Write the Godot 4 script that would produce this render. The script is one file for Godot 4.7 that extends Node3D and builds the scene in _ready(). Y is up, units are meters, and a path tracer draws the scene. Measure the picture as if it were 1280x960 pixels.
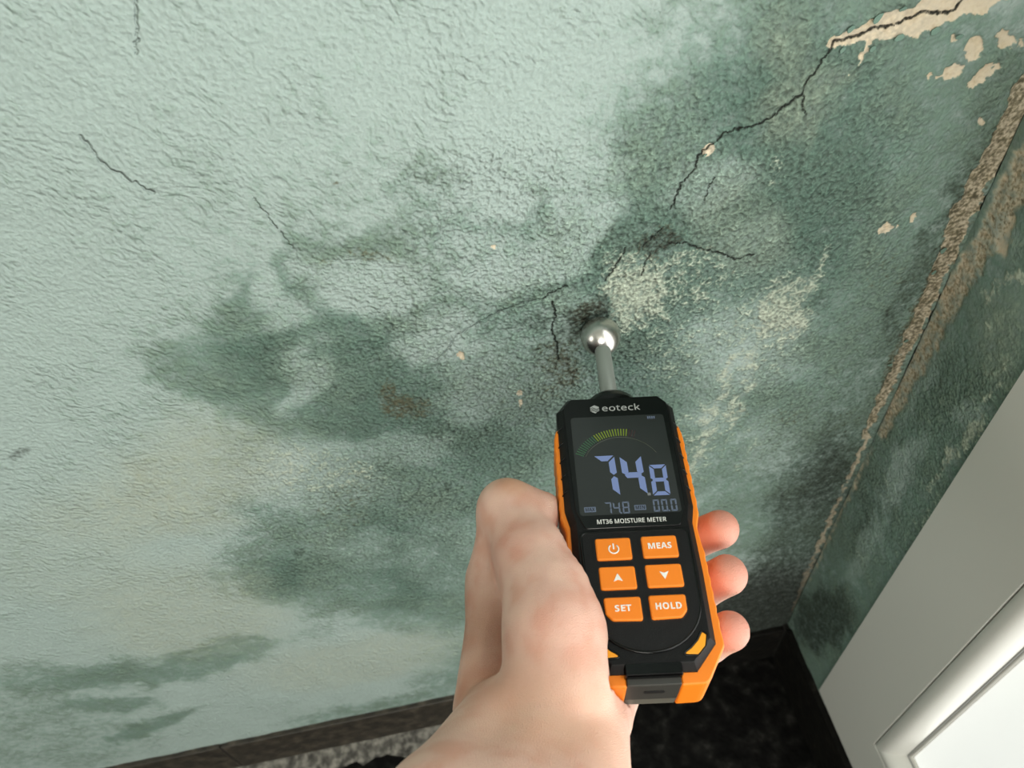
extends Node3D

const CORNER_X := 0.3285
const EYE := Vector3(0.0, 1.0, 0.3358)
const BACK_BLOTCHES := [
	[0,-37,598,177,-13,-3.0,-219,30], [0,5,460,154,-17,-56,-180,35], [0,-80,644,28,-11,-7.9,-43,30], [0,-124,663,27,-13,-7.4,-40,30], [0,-32,731,21,-3.3,-4.8,-16,25], 
	[0,158,734,104,57,71,-86,75], [0,259,741,115,48,-22,-153,75], [0,156,626,107,13,-27,-125,60], [0,270,464,164,60,-52,-268,75], [0,19,608,101,-9.1,-29,-98,62], 
	[0,-74,649,66,-16,-18,-67,65], [0,-142,674,33,-15,-19,-31,75], [0,-105,715,22,11,20,-24,70], [0,-58,742,43,0.6,9.3,-21,50], [0,-5,770,10,-11,-7.1,-21,25], 
	[0,-126,508,61,-31,-22,-116,45], [0,-51,515,75,-18,-26,-104,60], [0,-107,395,110,-17,-47,-83,75], [0,-192,424,32,-13,-14,-41,70], [0,-51,286,82,-25,-39,-192,65], 
	[0,66,697,40,3.7,15,-12,40], [0,18,737,26,-2.5,-5.6,-21,40], [0,119,740,20,16,16,-24,40], [1,61,713,34,3.9,12,-13,60], [1,83,750,19,-9.1,-12,-27,60], 
	[1,47,781,32,-1.9,-6.2,-27,40], [0,166,799,31,26,25,-30,50], [0,-337,300,87,-13,-25,-34,75], [0,-257,303,40,-8.5,-15,-27,70], [0,-430,328,50,-16,-28,-31,50], 
	[0,-403,246,48,-9.1,-23,-20,65], [0,-396,171,59,-6.5,15,-21,75], [0,-181,88,101,-4.5,-4.0,-30,55], [0,-501,210,94,-63,-64,-117,40], [0,-230,317,77,-4.4,-17,-16,30], 
	[0,-75,174,49,-18,-27,-129,35], [4,-283,634,11,-1.9,2.4,-5.8,50], [0,59,465,79,-3.2,-28,-107,50], [0,91,560,72,0.6,-21,-56,30], [0,-79,686,55,-2.3,-2.9,-14,50], 
	[0,-44,671,29,0.5,6.9,-11,40], [1,-99,729,8.1,-4.2,-1.9,-13,75], [1,-94,707,11,-3.9,-2.6,-13,60], [1,-48,720,33,-6.3,-12,-21,60], [1,-13,664,25,-3.5,-6.4,-23,75], 
	[1,42,758,12,-1.0,-2.4,-13,60], [1,-98,652,8.0,-18,-9.9,-28,60], [2,-113,557,41,-11,-26,-30,50], [1,-116,548,44,-15,-28,-41,50], [1,-54,567,48,-3.2,-20,-14,45], 
	[1,11,638,26,1.5,3.0,-21,35], [1,2,604,29,-2.7,-8.4,-23,45], [1,20,719,18,-2.5,-4.0,-23,40], [1,-152,560,23,-8.7,-7.8,-27,50], [1,-160,225,120,-12,-14,-71,70], 
	[5,-160,225,112,-9.6,-13,-60,50], [1,-43,398,37,-9.7,-15,-69,35], [1,-93,432,37,-6.5,-15,-32,30], [1,-120,456,30,-5.8,-12,-24,30], [1,-331,323,20,-5.3,0.5,-16,50], 
	[1,75,661,20,-0.4,-5.1,-28,30], [1,152,743,26,2.7,-5.1,-21,50], [2,217,637,19,-6.0,-14,-37,72], [2,199,615,42,-4.3,-29,-43,42], [1,192,609,50,7.8,-13,-49,55], 
	[1,179,580,25,-7.8,-19,-63,40], [2,140,679,37,6.0,-0.2,-27,50], [2,113,673,19,11,10,-26,72], [2,135,616,28,3.6,-7.5,-48,42], [2,99,695,15,0.5,-3.4,-19,30], 
	[2,181,513,31,-2.5,-21,-54,42], [1,233,476,26,8.6,-8.3,-47,30], [1,62,587,40,-1.8,-11,-61,30], [1,189,687,31,4.5,-7.0,-26,30], [2,183,570,5.7,-3.6,-4.1,-41,55], 
	[2,197,557,4.6,-2.9,-3.3,-43,50], [2,173,495,6.9,-4.1,-5.5,-45,45], [2,219,480,6.6,-2.2,-5.2,-62,35], [2,160,466,28,4.4,-9.4,-48,30], [2,188,747,8.5,2.5,-1.7,-13,45], 
	[2,162,705,16,4.5,8.4,-8.1,30], [3,-52,615,13,-4.4,-4.9,-19,78], [3,-36,607,11,-3.3,-4.3,-16,68], [3,-39,740,13,-2.0,-8.1,-4.4,55], [3,-60,739,5.7,-0.9,-1.3,-3.7,40]]
const BACK_BLOTCHES_FINE := [
	[3,58,620,15,-1.1,-4.1,-30,55], [3,39,585,17,-1.6,-4.9,-26,25], [4,124,710,13,3.7,3.1,-11,62], [3,123,710,15,4.5,3.6,-13,50], [3,82,668,12,2.8,3.0,-11,65], 
	[3,281,653,19,6.3,-4.3,-20,35], [3,-110,501,31,-7.8,-11,-32,35], [3,-78,535,28,-6.2,-9.4,-30,20], [3,74,629,12,-0.5,-3.1,-35,45], [5,194,781,17,15,14,-16,50], 
	[5,176,708,30,5.7,-6.4,-36,30], [5,181,817,16,3.3,-2.6,-16,40], [4,99,724,15,6.4,7.5,-14,34], [4,60,636,18,-1.2,-4.7,-35,38], [4,39,665,20,0.5,-0.1,-8.4,40], 
	[4,86,657,21,0.1,-5.1,-18,50], [4,87,672,19,3.5,4.6,-13,40], [4,-28,509,5.3,-1.2,-1.8,-8.5,50], [4,-157,457,5.8,-2.4,-2.3,-8.3,50], [4,-107,512,17,-4.5,-6.0,-19,20], 
	[4,162,702,20,0.4,-6.5,-6.0,35], [4,151,717,15,-0.1,-6.1,-4.5,30], [4,242,638,11,2.9,-2.5,-12,40], [4,265,614,12,2.2,-3.1,-8.2,30], [4,16,679,32,1.1,12,-5.1,30], 
	[4,-7,654,5.1,-5.2,-4.3,-12,30], [4,-11,693,14,-0.8,-3.3,-5.0,30], [4,-3,444,5.2,-2.5,-2.0,-25,25], [4,-41,464,26,-0.5,-2.6,-7.2,35], [4,306,496,36,1.7,-28,-106,34], 
	[4,318,267,72,4.6,-73,-190,60], [4,307,71,145,33,-72,-184,92], [4,232,173,59,15,-27,-110,45], [4,305,648,14,-2.4,-9.6,-68,50], [4,306,737,10,-1.7,-5.8,-42,40],  # black beside the corner: mould plus the shade there, painted in
	[4,268,441,46,19,-15,-90,30], [3,201,527,13,2.2,-4.0,-14,30], [3,246,514,21,3.1,-6.2,-15,40], [3,298,488,16,6.1,-4.9,-23,35], [4,200,415,46,9.0,-16,-68,22], 
	[5,-197,575,61,-14,7.3,-62,60], [5,-255,555,43,-21,-16,-46,30], [5,-269,389,76,-32,-36,-83,50], [5,-317,510,48,-31,-20,-62,20], [1,46,820,45,-3.6,-7.6,-47,20], 
	[3,-45,786,1.5,-0.3,-0.3,-1.3,90], [3,-6,781,2.0,-0.4,-0.4,-2.3,50], [6,204,816,3.1,2.1,1.5,-2.7,80], [6,147,769,4.0,1.4,0.9,-3.4,95], [6,270,807,4.0,1.6,-0.6,-4.3,60], 
	[6,280,798,5.4,4.2,9.9,-3.1,50], [6,291,786,6.6,5.1,4.9,-5.1,55], [6,283,802,5.8,-1.6,-3.4,-7.5,50], [6,296,806,6.8,2.4,-1.1,-5.6,55], [6,303,800,11,2.6,0.5,-4.0,55], 
	[6,271,691,5.6,4.5,3.4,-6.2,58], [6,286,697,4.7,-1.6,-3.3,-8.9,57], [6,261,790,4.4,2.9,2.3,-3.5,40], [6,273,790,6.3,4.5,3.2,-5.2,45], [6,303,757,2.5,1.3,-0.4,-3.1,90], 
	[6,237,792,10,7.9,9.3,-7.9,25], [6,262,778,13,9.4,6.7,-11,22], [6,267,744,21,16,11,-21,25], [2,232,678,2.7,-3.6,-2.4,-9.6,60], [6,-1,647,2.6,-2.3,-4.5,-2.8,60], 
	[6,35,601,2.7,-0.2,-0.8,-3.3,80], [6,35,590,2.2,-0.5,-0.6,-7.7,50], [6,29,729,1.8,-0.2,-0.4,-2.2,70], [6,49,637,6.2,-0.3,-1.7,-6.0,35], [6,116,662,13,5.8,7.2,-13,20], 
	[6,75,694,9.7,-0.1,-2.2,-6.3,20], [7,33,643,87,-8.5,-23,-110,80], [7,-27,517,94,-12,-32,-83,80], [7,95,656,73,1.6,-18,-85,95], [7,33,755,51,-4.2,-10,-45,70], 
	[7,122,725,66,5.3,-14,-79,60], [7,182,552,89,20,-26,-155,55], [7,-70,684,54,-19,-14,-76,45], [7,201,752,85,20,-16,-94,65], [7,244,604,77,-4.3,-52,-118,50], 
	[7,-114,427,124,-20,-51,-90,55], [7,-148,538,47,-18,-17,-58,50]]
const BACK_STREAKS := [
	[0,85,-364.2,314.9,5.427,-308.8,324.2,5.384,-258.3,320.8,4.358,-239.5,328,3.239,-224.1,310.9,2.222], [0,70,-402.4,311.9,4.341,-342.8,278,4.609,-332,276.2,4.627], 
	[0,60,-47.25,690.5,2.713,-29.32,697.7,2.673,-10.83,695.8,3.235,1.665,682.9,2.791], 
	[0,70,-13.97,649.8,3.013,1.878,665.8,2.909,20.41,676.3,2.847,40.64,683.3,2.809,60.26,683.8,2.816], [0,50,22.86,743.7,2.394,40.56,745.3,1.914,62.1,732.6,2.487], 
	[0,60,-150.3,267.5,5.986,-88.42,300.1,4.593,-58.08,293.1,4.659,-34.34,293,4.673], [4,35,-87.84,303.5,2.285,-58.08,293.1,2.33,-33.94,296.4,2.325], 
	[6,95,206.1,817.1,2.826,218.4,819,4.83,229.9,821.1,6.417,241.8,821.5,7.631,253.2,823.6,8.805,264.3,826.4,8.752,278.5,830.9,10.24,289,834.4,10.93], 
	[6,50,222.6,811.3,3.712,218.5,803.9,2.528,214,797.6,1.715], 
	[6,80,321.6,790.5,6.278,321.5,759.1,6.36,322.5,731.4,7.367,318.9,707.6,8.375,319.5,671.3,7.917,321,637.4,6.578,320.8,584.2,6.631,320.2,531.5,4.906,320.2,470.4,3.66], 
	[6,62,322,464.3,2.775,322.4,336.3,3.424,324.2,220.4,4.049,329.9,106.2,3.134], 
	[3,70,321.6,790.5,8.072,321.5,759.1,7.828,322.5,731.4,8.945,318.9,707.6,9.492,319.5,671.3,9.135,321,637.4,7.894,320.8,584.2,8.104,320.2,531.5,6.541,320.2,470.4,4.575], 
	[4,36,321.6,790.5,8.072,321.5,759.1,7.828,318.9,707.6,9.492,321,637.4,7.894,320.8,584.2,8.104,320.2,470.4,4.575], 
	[3,75,321.8,744.4,2.035,320.3,712.9,3.307,318.3,671.6,4.26,316.4,631.4,4.663,314.2,585.8,4.401,315.2,532.9,4.074], 
	[4,50,317.8,742.6,1.532,321.5,709.9,2.222,323.6,657.4,3.147,321.4,600.1,3.565,318.8,531.9,3.267]]
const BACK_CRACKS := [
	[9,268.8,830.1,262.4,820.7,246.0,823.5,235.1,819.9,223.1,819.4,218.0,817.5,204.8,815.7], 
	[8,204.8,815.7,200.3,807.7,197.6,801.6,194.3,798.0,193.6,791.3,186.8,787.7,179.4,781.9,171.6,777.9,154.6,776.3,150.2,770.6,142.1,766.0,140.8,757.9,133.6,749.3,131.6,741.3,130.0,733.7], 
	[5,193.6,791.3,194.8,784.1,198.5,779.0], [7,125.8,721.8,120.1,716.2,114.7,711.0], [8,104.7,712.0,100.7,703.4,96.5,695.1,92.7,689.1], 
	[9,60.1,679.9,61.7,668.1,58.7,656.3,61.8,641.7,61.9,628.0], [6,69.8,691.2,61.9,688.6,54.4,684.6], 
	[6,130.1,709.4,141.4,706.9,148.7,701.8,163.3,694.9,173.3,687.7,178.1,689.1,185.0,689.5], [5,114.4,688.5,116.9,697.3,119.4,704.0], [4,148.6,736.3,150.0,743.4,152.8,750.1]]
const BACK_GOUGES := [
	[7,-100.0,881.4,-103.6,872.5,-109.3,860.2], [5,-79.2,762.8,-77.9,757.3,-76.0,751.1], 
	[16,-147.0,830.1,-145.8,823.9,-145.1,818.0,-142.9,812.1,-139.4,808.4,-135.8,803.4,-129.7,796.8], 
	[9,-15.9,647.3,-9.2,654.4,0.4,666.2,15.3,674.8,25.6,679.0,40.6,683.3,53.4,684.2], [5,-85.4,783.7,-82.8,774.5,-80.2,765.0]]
const RIGHT_BLOTCHES := [
	[4,49,584,19,4.1,13,-27,28], [4,50,459,11,-0.4,7.7,-41,30], [4,74,514,6.5,0.5,4.2,-26,30], [4,50,624,16,4.7,16,-7.0,28], [4,34,395,10,-1.3,8.4,-48,28], 
	[1,67,571,11,6.3,13,-9.6,45], [1,39,497,8.9,-0.7,5.7,-28,40], [1,47,347,14,0.7,14,-65,40], [1,29,692,10,8.0,7.9,-12,35], [7,59,483,85,0.3,59,-152,60], 
	[2,75,606,3.4,-0.8,1.2,-18,62], [2,76,565,4.2,-0.7,1.8,-17,60], [2,74,530,5.1,-0.8,2.6,-17,62], [2,72,491,4.1,-0.9,2.3,-21,55], [2,40,673,9.2,4.3,11,-3.0,60], 
	[2,36,655,7.4,3.4,6.6,-5.0,55], [2,42,639,4.2,4.0,4.0,-6.0,50], [2,50,679,7.2,3.2,6.2,-4.7,55], [2,74,620,4.5,0.5,1.9,-19,35], [2,74,545,6.2,-1.5,3.0,-33,40], 
	[2,80,469,5.4,-1.3,3.4,-40,35], [2,74,397,4.5,-1.3,3.4,-36,30], [1,40,455,17,-0.8,12,-36,60], [1,15,555,15,-3.0,7.5,-50,35], [5,57,639,20,17,20,-25,40], 
	[4,65,366,32,6.4,34,-94,18], [4,39,183,41,22,92,-43,70], [4,18,341,19,2.1,19,-117,30], [4,31,597,9.3,-0.4,4.5,-43,25], [4,24,711,6.8,2.7,2.5,-19,30]]
const RIGHT_STREAKS := [
	[3,50,16.31,752.7,10.67,13.06,679.5,10.01,7.331,593.5,10.11,3.284,472.1,6.431], 
	[6,62,16.31,752.7,10.67,14.5,715.5,11.82,13.06,679.5,10.01,9.716,644,9.66,7.331,593.5,10.11,4.536,534.3,8.988,3.284,472.1,6.431], 
	[6,45,2.82,449,2.872,0.6748,342.4,3.429,0.3135,200.4,2.805], [6,70,23.95,687.9,7.897,23.59,702.3,5.446], [4,30,43.96,703.4,5.19,32.96,629.7,6.356,31.64,528.2,7.898]]
const HAND_BONES := [
	[-66.4,-118.7,-20.0,19,-85.1,-165.5,15.0,27], [-27.8,-113.9,-30.0,18,-45.0,-171.9,15.0,27], [-44.4,-119.0,-22.0,20,-64.8,-169.2,18.0,27], 
	[-46.6,-110.2,-10.0,16,-41.2,-85.2,-2.0,19.3], [-39.4,-110.1,-5.0,19,-41.0,-87.7,-2.0,19.3], [-35.4,-113.4,-14.0,17,-39.1,-106.1,-5.0,19], 
	[-41.6,-85.9,-2.0,19.3,-48.8,-47.8,-7.0,16.6], [-42.3,-67.2,-3.0,18.3,-40.9,-91.0,-3.0,19], [-48.8,-47.8,-7.0,16.6,-61.0,-15.1,-13.0,13.6], 
	[-61.0,-14.2,-13.0,13.2,-43.0,-17.9,-13.0,10.3], [-75.4,-106.6,-36.0,14,-68.5,-54.2,-34.0,13], [-68.2,-53.3,-36.0,12.5,-33.8,-21.6,-50.0,10], 
	[-59.7,-39.7,-26.0,12,-66.1,-57.7,-33.0,12], [-54.9,-60.6,-42.0,14,-60.0,-91.8,-44.0,15], [-49.9,-107.3,-2.0,9,-69.0,-128.4,-8.0,12], 
	[-66.9,-23.0,-20.0,9,-73.0,-43.3,-29.0,9.5], [-33.8,-21.6,-50.0,10,11.5,-6.9,-45.0,9], [-51.1,-109.4,-36.0,15,-42.6,-59.9,-50.0,13.5], 
	[-36.3,-109.4,-38.0,15,-23.1,-72.2,-53.0,13.5], [-22.4,-111.2,-40.0,15,-7.4,-86.5,-52.0,12.5], [-42.6,-59.0,-52.0,12,-2.0,-30.3,-50.0,10], 
	[-2.0,-30.3,-50.0,10,31.0,-22.7,-45.0,9.5], [31.0,-22.7,-45.0,9.5,48.3,-26.1,-24.0,9.7], [-23.0,-71.8,-54.0,12,5.5,-55.2,-51.0,10], 
	[5.5,-55.2,-51.0,10,32.9,-50.4,-45.0,9.5], [32.9,-50.4,-45.0,9.5,46.6,-51.9,-24.0,9.9], [-7.2,-85.8,-54.0,11,15.9,-78.7,-48.0,9.5], 
	[15.9,-78.7,-48.0,9.5,32.9,-78.1,-42.0,9], [32.9,-78.1,-42.0,9,41.8,-80.2,-24.0,9.3]]
const BACK_CHIPS := [
	[210.5,821.8,2,0.5], [223.1,825.1,2.4,0.6], [235.0,827.8,1.8,0.5], [225.0,810.1,1.6,0.3], [237.9,813.6,2.2,0.4], [255.8,814.0,2,0.6], [209.0,811.9,1.5,0.9], 
	[270.1,809.0,1.6,0.2], [314.4,664.7,2.2,1], [314.6,645.9,1.8,1.1], [312.5,556.5,2,1.1], [317.0,581.0,1.6,1.1], [145.2,765.9,1.2,0.3], [150.5,772.0,1.1,0.8]]
const SKIN_SPOTS := [
	[41.0,-30.1,-22.0,15,0.86,0.5,0.4,0.5], [39.1,-56.4,-22.0,15,0.86,0.5,0.4,0.5], [35.2,-83.5,-22.0,15,0.86,0.5,0.4,0.5], [54.4,-24.7,-22.0,20,0.8,0.545,0.47,0.9], 
	[52.9,-50.2,-22.0,20,0.8,0.545,0.47,0.9], [47.5,-79.8,-22.0,20,0.8,0.545,0.47,0.9], [50.3,-31.7,-30.0,8,0.92,0.74,0.64,0.7], [48.7,-58.1,-30.0,8,0.92,0.74,0.64,0.7], 
	[42.6,-86.8,-30.0,8,0.92,0.74,0.64,0.7], [-42.1,-17.4,-14.0,14,0.84,0.57,0.48,0.6], [-58.1,-10.1,-5.0,14,0.8,0.58,0.44,0.6], [-59.0,-46.7,-0.0,22,0.8,0.48,0.4,0.2], 
	[-72.5,-73.1,-30.0,26,0.62,0.42,0.32,0.45], [-76.7,-49.9,-35.0,20,0.62,0.42,0.32,0.35], [-39.7,-96.4,15.0,30,0.88,0.55,0.46,0.12], [-61.0,-116.8,-0.0,20,0.8,0.5,0.4,0.5],  # first two put tan and the shading of the index side into the skin
	[-79.4,-102.8,-20.0,20,0.74,0.5,0.39,0.6], [-45.5,-136.1,0.0,50,0.91,0.73,0.63,0.8]]  # last one paints the forearm lighter, as bright light falls on it
const NAILS := [
	[47.5,-26.1,-25.5, 0.63,-0.12,0.77, 0.74,-0.3,-0.6, 9.9], [45.4,-51.9,-25.5, 0.63,-0.12,0.77, 0.74,-0.3,-0.6, 10.1], 
	[40.6,-80.2,-25.5, 0.63,-0.12,0.77, 0.74,-0.3,-0.6, 9.5]]
const MOLE := Vector3(-61.6, -69.7, -4.0)
const FOREARM_BONES := [[-85.1,-165.5,15,27,-128,-300,58,34], [-45,-171.9,15,27,-80,-305,58,34], [-64.8,-169.2,18,27,-104,-300,60,34]]

var rng := RandomNumberGenerator.new()
var M := {}

# ---------------------------------------------------------------- naming
func put(called: String, mesh: Mesh, mat: Material, parent: Node, label := "") -> MeshInstance3D:
	var o := MeshInstance3D.new()
	o.name = called
	o.mesh = mesh
	if mat:
		o.material_override = mat
	if label:
		o.set_meta("label", label)
	parent.add_child(o, true)
	return o

func struct(called: String, mesh: Mesh, mat: Material, label: String, category: String) -> MeshInstance3D:
	var o := put(called, mesh, mat, self, label)
	o.set_meta("kind", "structure")
	o.set_meta("category", category)
	return o

func group(called: String, label: String, category: String, kind := "") -> Node3D:
	var o := Node3D.new()
	o.name = called
	o.set_meta("label", label)
	o.set_meta("category", category)
	if kind:
		o.set_meta("kind", kind)
	add_child(o, true)
	return o

# ---------------------------------------------------------------- materials
func mat(called: String, color: Color, rough: float, metal := 0.0, spec := 0.5) -> StandardMaterial3D:
	var m := StandardMaterial3D.new()
	m.resource_name = called
	m.albedo_color = color
	m.roughness = rough
	m.metallic = metal
	m.metallic_specular = spec
	M[called] = m
	return m

func noise_texture(size: int, freq: float, octaves: int, ramp: Array, seed_value: int, kind := FastNoiseLite.TYPE_SIMPLEX_SMOOTH) -> ImageTexture:
	var n := FastNoiseLite.new()
	n.noise_type = kind
	n.seed = seed_value
	n.frequency = freq
	n.fractal_octaves = octaves
	var im := n.get_seamless_image(size, size, false, false, 0.1, true)
	if ramp.is_empty():
		return ImageTexture.create_from_image(im)
	var g := Gradient.new()
	g.offsets = PackedFloat32Array(ramp[0])
	g.colors = PackedColorArray(ramp[1])
	var lut := PackedByteArray()
	for i in 256:
		var c := g.sample(i / 255.0)
		lut.append(int(c.r * 255)); lut.append(int(c.g * 255)); lut.append(int(c.b * 255))
	im.convert(Image.FORMAT_L8)
	var src := im.get_data()
	var dst := PackedByteArray()
	dst.resize(src.size() * 3)
	for i in src.size():
		var k := src[i] * 3
		dst[i * 3] = lut[k]; dst[i * 3 + 1] = lut[k + 1]; dst[i * 3 + 2] = lut[k + 2]
	return ImageTexture.create_from_image(Image.create_from_data(size, size, false, Image.FORMAT_RGB8, dst))

func triplanar(m: StandardMaterial3D, per_metre: float) -> void:
	m.uv1_triplanar = true
	m.uv1_world_triplanar = true
	m.uv1_scale = Vector3.ONE * per_metre

func relief(m: StandardMaterial3D, t: Texture2D, cm: float) -> void:
	m.heightmap_enabled = true
	m.heightmap_texture = t
	m.heightmap_scale = cm

func make_materials() -> void:
	var bump_fine := noise_texture(512, 0.05, 4, [], 5)
	var bump_speck := noise_texture(256, 0.12, 2, [], 9, FastNoiseLite.TYPE_CELLULAR)
	var m := mat("pale green plaster", Color(0.635, 0.697, 0.677), 0.8)
	triplanar(m, 8.0); relief(m, bump_fine, 0.08)
	m = mat("white ceiling paint", Color(0.86, 0.86, 0.83), 0.9)
	m = mat("grey room paint", Color(0.6, 0.6, 0.575), 0.9)
	m = mat("brown skirting tile", Color.WHITE, 0.62)
	m.albedo_texture = noise_texture(512, 0.02, 5, [[0.0, 0.45, 0.7, 1.0], [Color(0.12, 0.105, 0.085), Color(0.185, 0.165, 0.135), Color(0.235, 0.21, 0.175), Color(0.32, 0.29, 0.25)]], 21)
	triplanar(m, 4.5); relief(m, bump_fine, 0.05)
	m = mat("dark skirting tile", Color.WHITE, 0.7, 0.0, 0.3)  # darker copy of the brown tile, for the pieces nearest the corner
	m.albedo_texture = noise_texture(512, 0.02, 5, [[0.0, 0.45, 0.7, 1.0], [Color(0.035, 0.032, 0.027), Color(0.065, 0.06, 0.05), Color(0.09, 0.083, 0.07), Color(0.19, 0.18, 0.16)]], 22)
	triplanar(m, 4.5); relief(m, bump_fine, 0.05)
	m = mat("mortar", Color(0.12, 0.115, 0.1), 0.95)
	m = mat("dark stone floor", Color(0.8, 0.8, 0.8), 0.75, 0.0, 0.25)
	m.albedo_texture = noise_texture(1024, 0.012, 6, [[0.0, 0.38, 0.52, 0.66, 0.8, 1.0], [Color(0.025, 0.023, 0.02), Color(0.05, 0.047, 0.042), Color(0.085, 0.083, 0.075), Color(0.125, 0.122, 0.112), Color(0.19, 0.185, 0.175), Color(0.32, 0.31, 0.29)]], 33)
	triplanar(m, 3.0); relief(m, bump_fine, 0.1)
	m = mat("grey cement dust", Color.WHITE, 0.95)
	m.albedo_texture = noise_texture(512, 0.03, 5, [[0.0, 0.4, 0.6, 1.0], [Color(0.16, 0.155, 0.14), Color(0.3, 0.29, 0.27), Color(0.44, 0.43, 0.4), Color(0.62, 0.6, 0.56)]], 35)
	triplanar(m, 5.0); relief(m, bump_fine, 0.1)
	m = mat("white door plastic", Color(0.83, 0.825, 0.8), 0.42)
	m = mat("grey rubber gasket", Color(0.6, 0.6, 0.59), 0.5)
	m = mat("dark joint", Color(0.16, 0.155, 0.15), 0.8)
	m = mat("frosted glass", Color(0.93, 0.95, 0.94), 0.35)
	m.emission_enabled = true; m.emission = Color(1.0, 1.0, 0.985); m.emission_energy_multiplier = 1.3
	m = mat("white frame", Color(0.85, 0.85, 0.83), 0.4)
	# meter
	m = mat("black shell", Color(0.04, 0.04, 0.043), 0.45, 0.0, 0.34)
	triplanar(m, 60.0); m.uv1_world_triplanar = false; relief(m, bump_speck, 0.012)
	m = mat("black gloss", Color(0.012, 0.012, 0.014), 0.18, 0.0, 0.4)
	m = mat("keypad black", Color(0.06, 0.06, 0.064), 0.55, 0.0, 0.36)
	triplanar(m, 60.0); m.uv1_world_triplanar = false; relief(m, bump_speck, 0.012)
	m = mat("orange rubber", Color(0.93, 0.5, 0.055), 0.5)
	m = mat("orange key", Color(0.93, 0.5, 0.075), 0.45)
	m = mat("amber insert", Color(0.95, 0.62, 0.1), 0.45)
	m = mat("white print", Color(0.9, 0.9, 0.88), 0.6)
	m = mat("grey print", Color(0.62, 0.63, 0.62), 0.6)
	m = mat("charcoal port", Color(0.2, 0.2, 0.185), 0.5)
	m = mat("olive port", Color(0.36, 0.355, 0.32), 0.45)
	m = mat("socket black", Color(0.008, 0.008, 0.008), 0.6)
	m = mat("lcd glass", Color(0.075, 0.08, 0.078), 0.12)
	m.emission_enabled = true; m.emission = Color(0.12, 0.13, 0.125); m.emission_energy_multiplier = 1.7
	var glow := {"lcd blue": Color(0.50, 0.58, 0.76), "lcd grey": Color(0.40, 0.45, 0.52), "lcd green": Color(0.20, 0.37, 0.24), "lcd yellow": Color(0.47, 0.56, 0.13), "lcd red": Color(0.21, 0.13, 0.13), "lcd line": Color(0.25, 0.28, 0.22), "lcd dot": Color(0.5, 0.52, 0.52)}
	for k in glow:
		m = mat(k, Color(0.05, 0.05, 0.05), 0.3)
		m.emission_enabled = true; m.emission = glow[k]; m.emission_energy_multiplier = 1.75
	m = mat("lcd ink", Color(0.06, 0.07, 0.09), 0.3)
	m.emission_enabled = true; m.emission = Color(0.10, 0.12, 0.16); m.emission_energy_multiplier = 0.8
	m = mat("steel ball", Color(0.8, 0.79, 0.775), 0.27, 1.0)
	m = mat("grey stem", Color(0.56, 0.585, 0.56), 0.45, 0.35)
	m = mat("skin", Color.WHITE, 0.5)
	m.vertex_color_use_as_albedo = true
	triplanar(m, 55.0); relief(m, noise_texture(512, 0.06, 4, [], 77, FastNoiseLite.TYPE_CELLULAR), 0.04)
	m.subsurf_scatter_enabled = true; m.subsurf_scatter_strength = 0.08
	m = mat("nail", Color(0.90, 0.72, 0.66), 0.3)
	m = mat("mole brown", Color(0.2, 0.1, 0.07), 0.6)
	m = mat("paint chip", Color(0.42, 0.53, 0.48), 0.75)
	m = mat("cream plaster", Color(0.82, 0.77, 0.66), 0.9)
	triplanar(m, 20.0); relief(m, bump_fine, 0.08)

# ---------------------------------------------------------------- shapes
func tri(st: SurfaceTool, a: Vector3, b: Vector3, c: Vector3, out: Vector3) -> void:
	if (b - a).cross(c - a).dot(out) > 0.0:   # front faces run clockwise
		st.add_vertex(a); st.add_vertex(c); st.add_vertex(b)
	else:
		st.add_vertex(a); st.add_vertex(b); st.add_vertex(c)

func quad(st: SurfaceTool, a: Vector3, b: Vector3, c: Vector3, d: Vector3, out: Vector3) -> void:
	tri(st, a, b, c, out)
	tri(st, a, c, d, out)

func inset(poly: PackedVector2Array, by: float) -> PackedVector2Array:
	var n := poly.size()
	var area := 0.0
	for i in n:
		area += poly[i].cross(poly[(i + 1) % n])
	var s := 1.0 if area > 0.0 else -1.0
	var out := PackedVector2Array()
	for i in n:
		var e0 := (poly[i] - poly[(i + n - 1) % n]).normalized()
		var e1 := (poly[(i + 1) % n] - poly[i]).normalized()
		var n0 := Vector2(-e0.y, e0.x) * s
		var n1 := Vector2(-e1.y, e1.x) * s
		var k := (n0 + n1) / maxf(1.0 + n0.dot(n1), 0.25)
		out.append(poly[i] + k * by)
	return out

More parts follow.
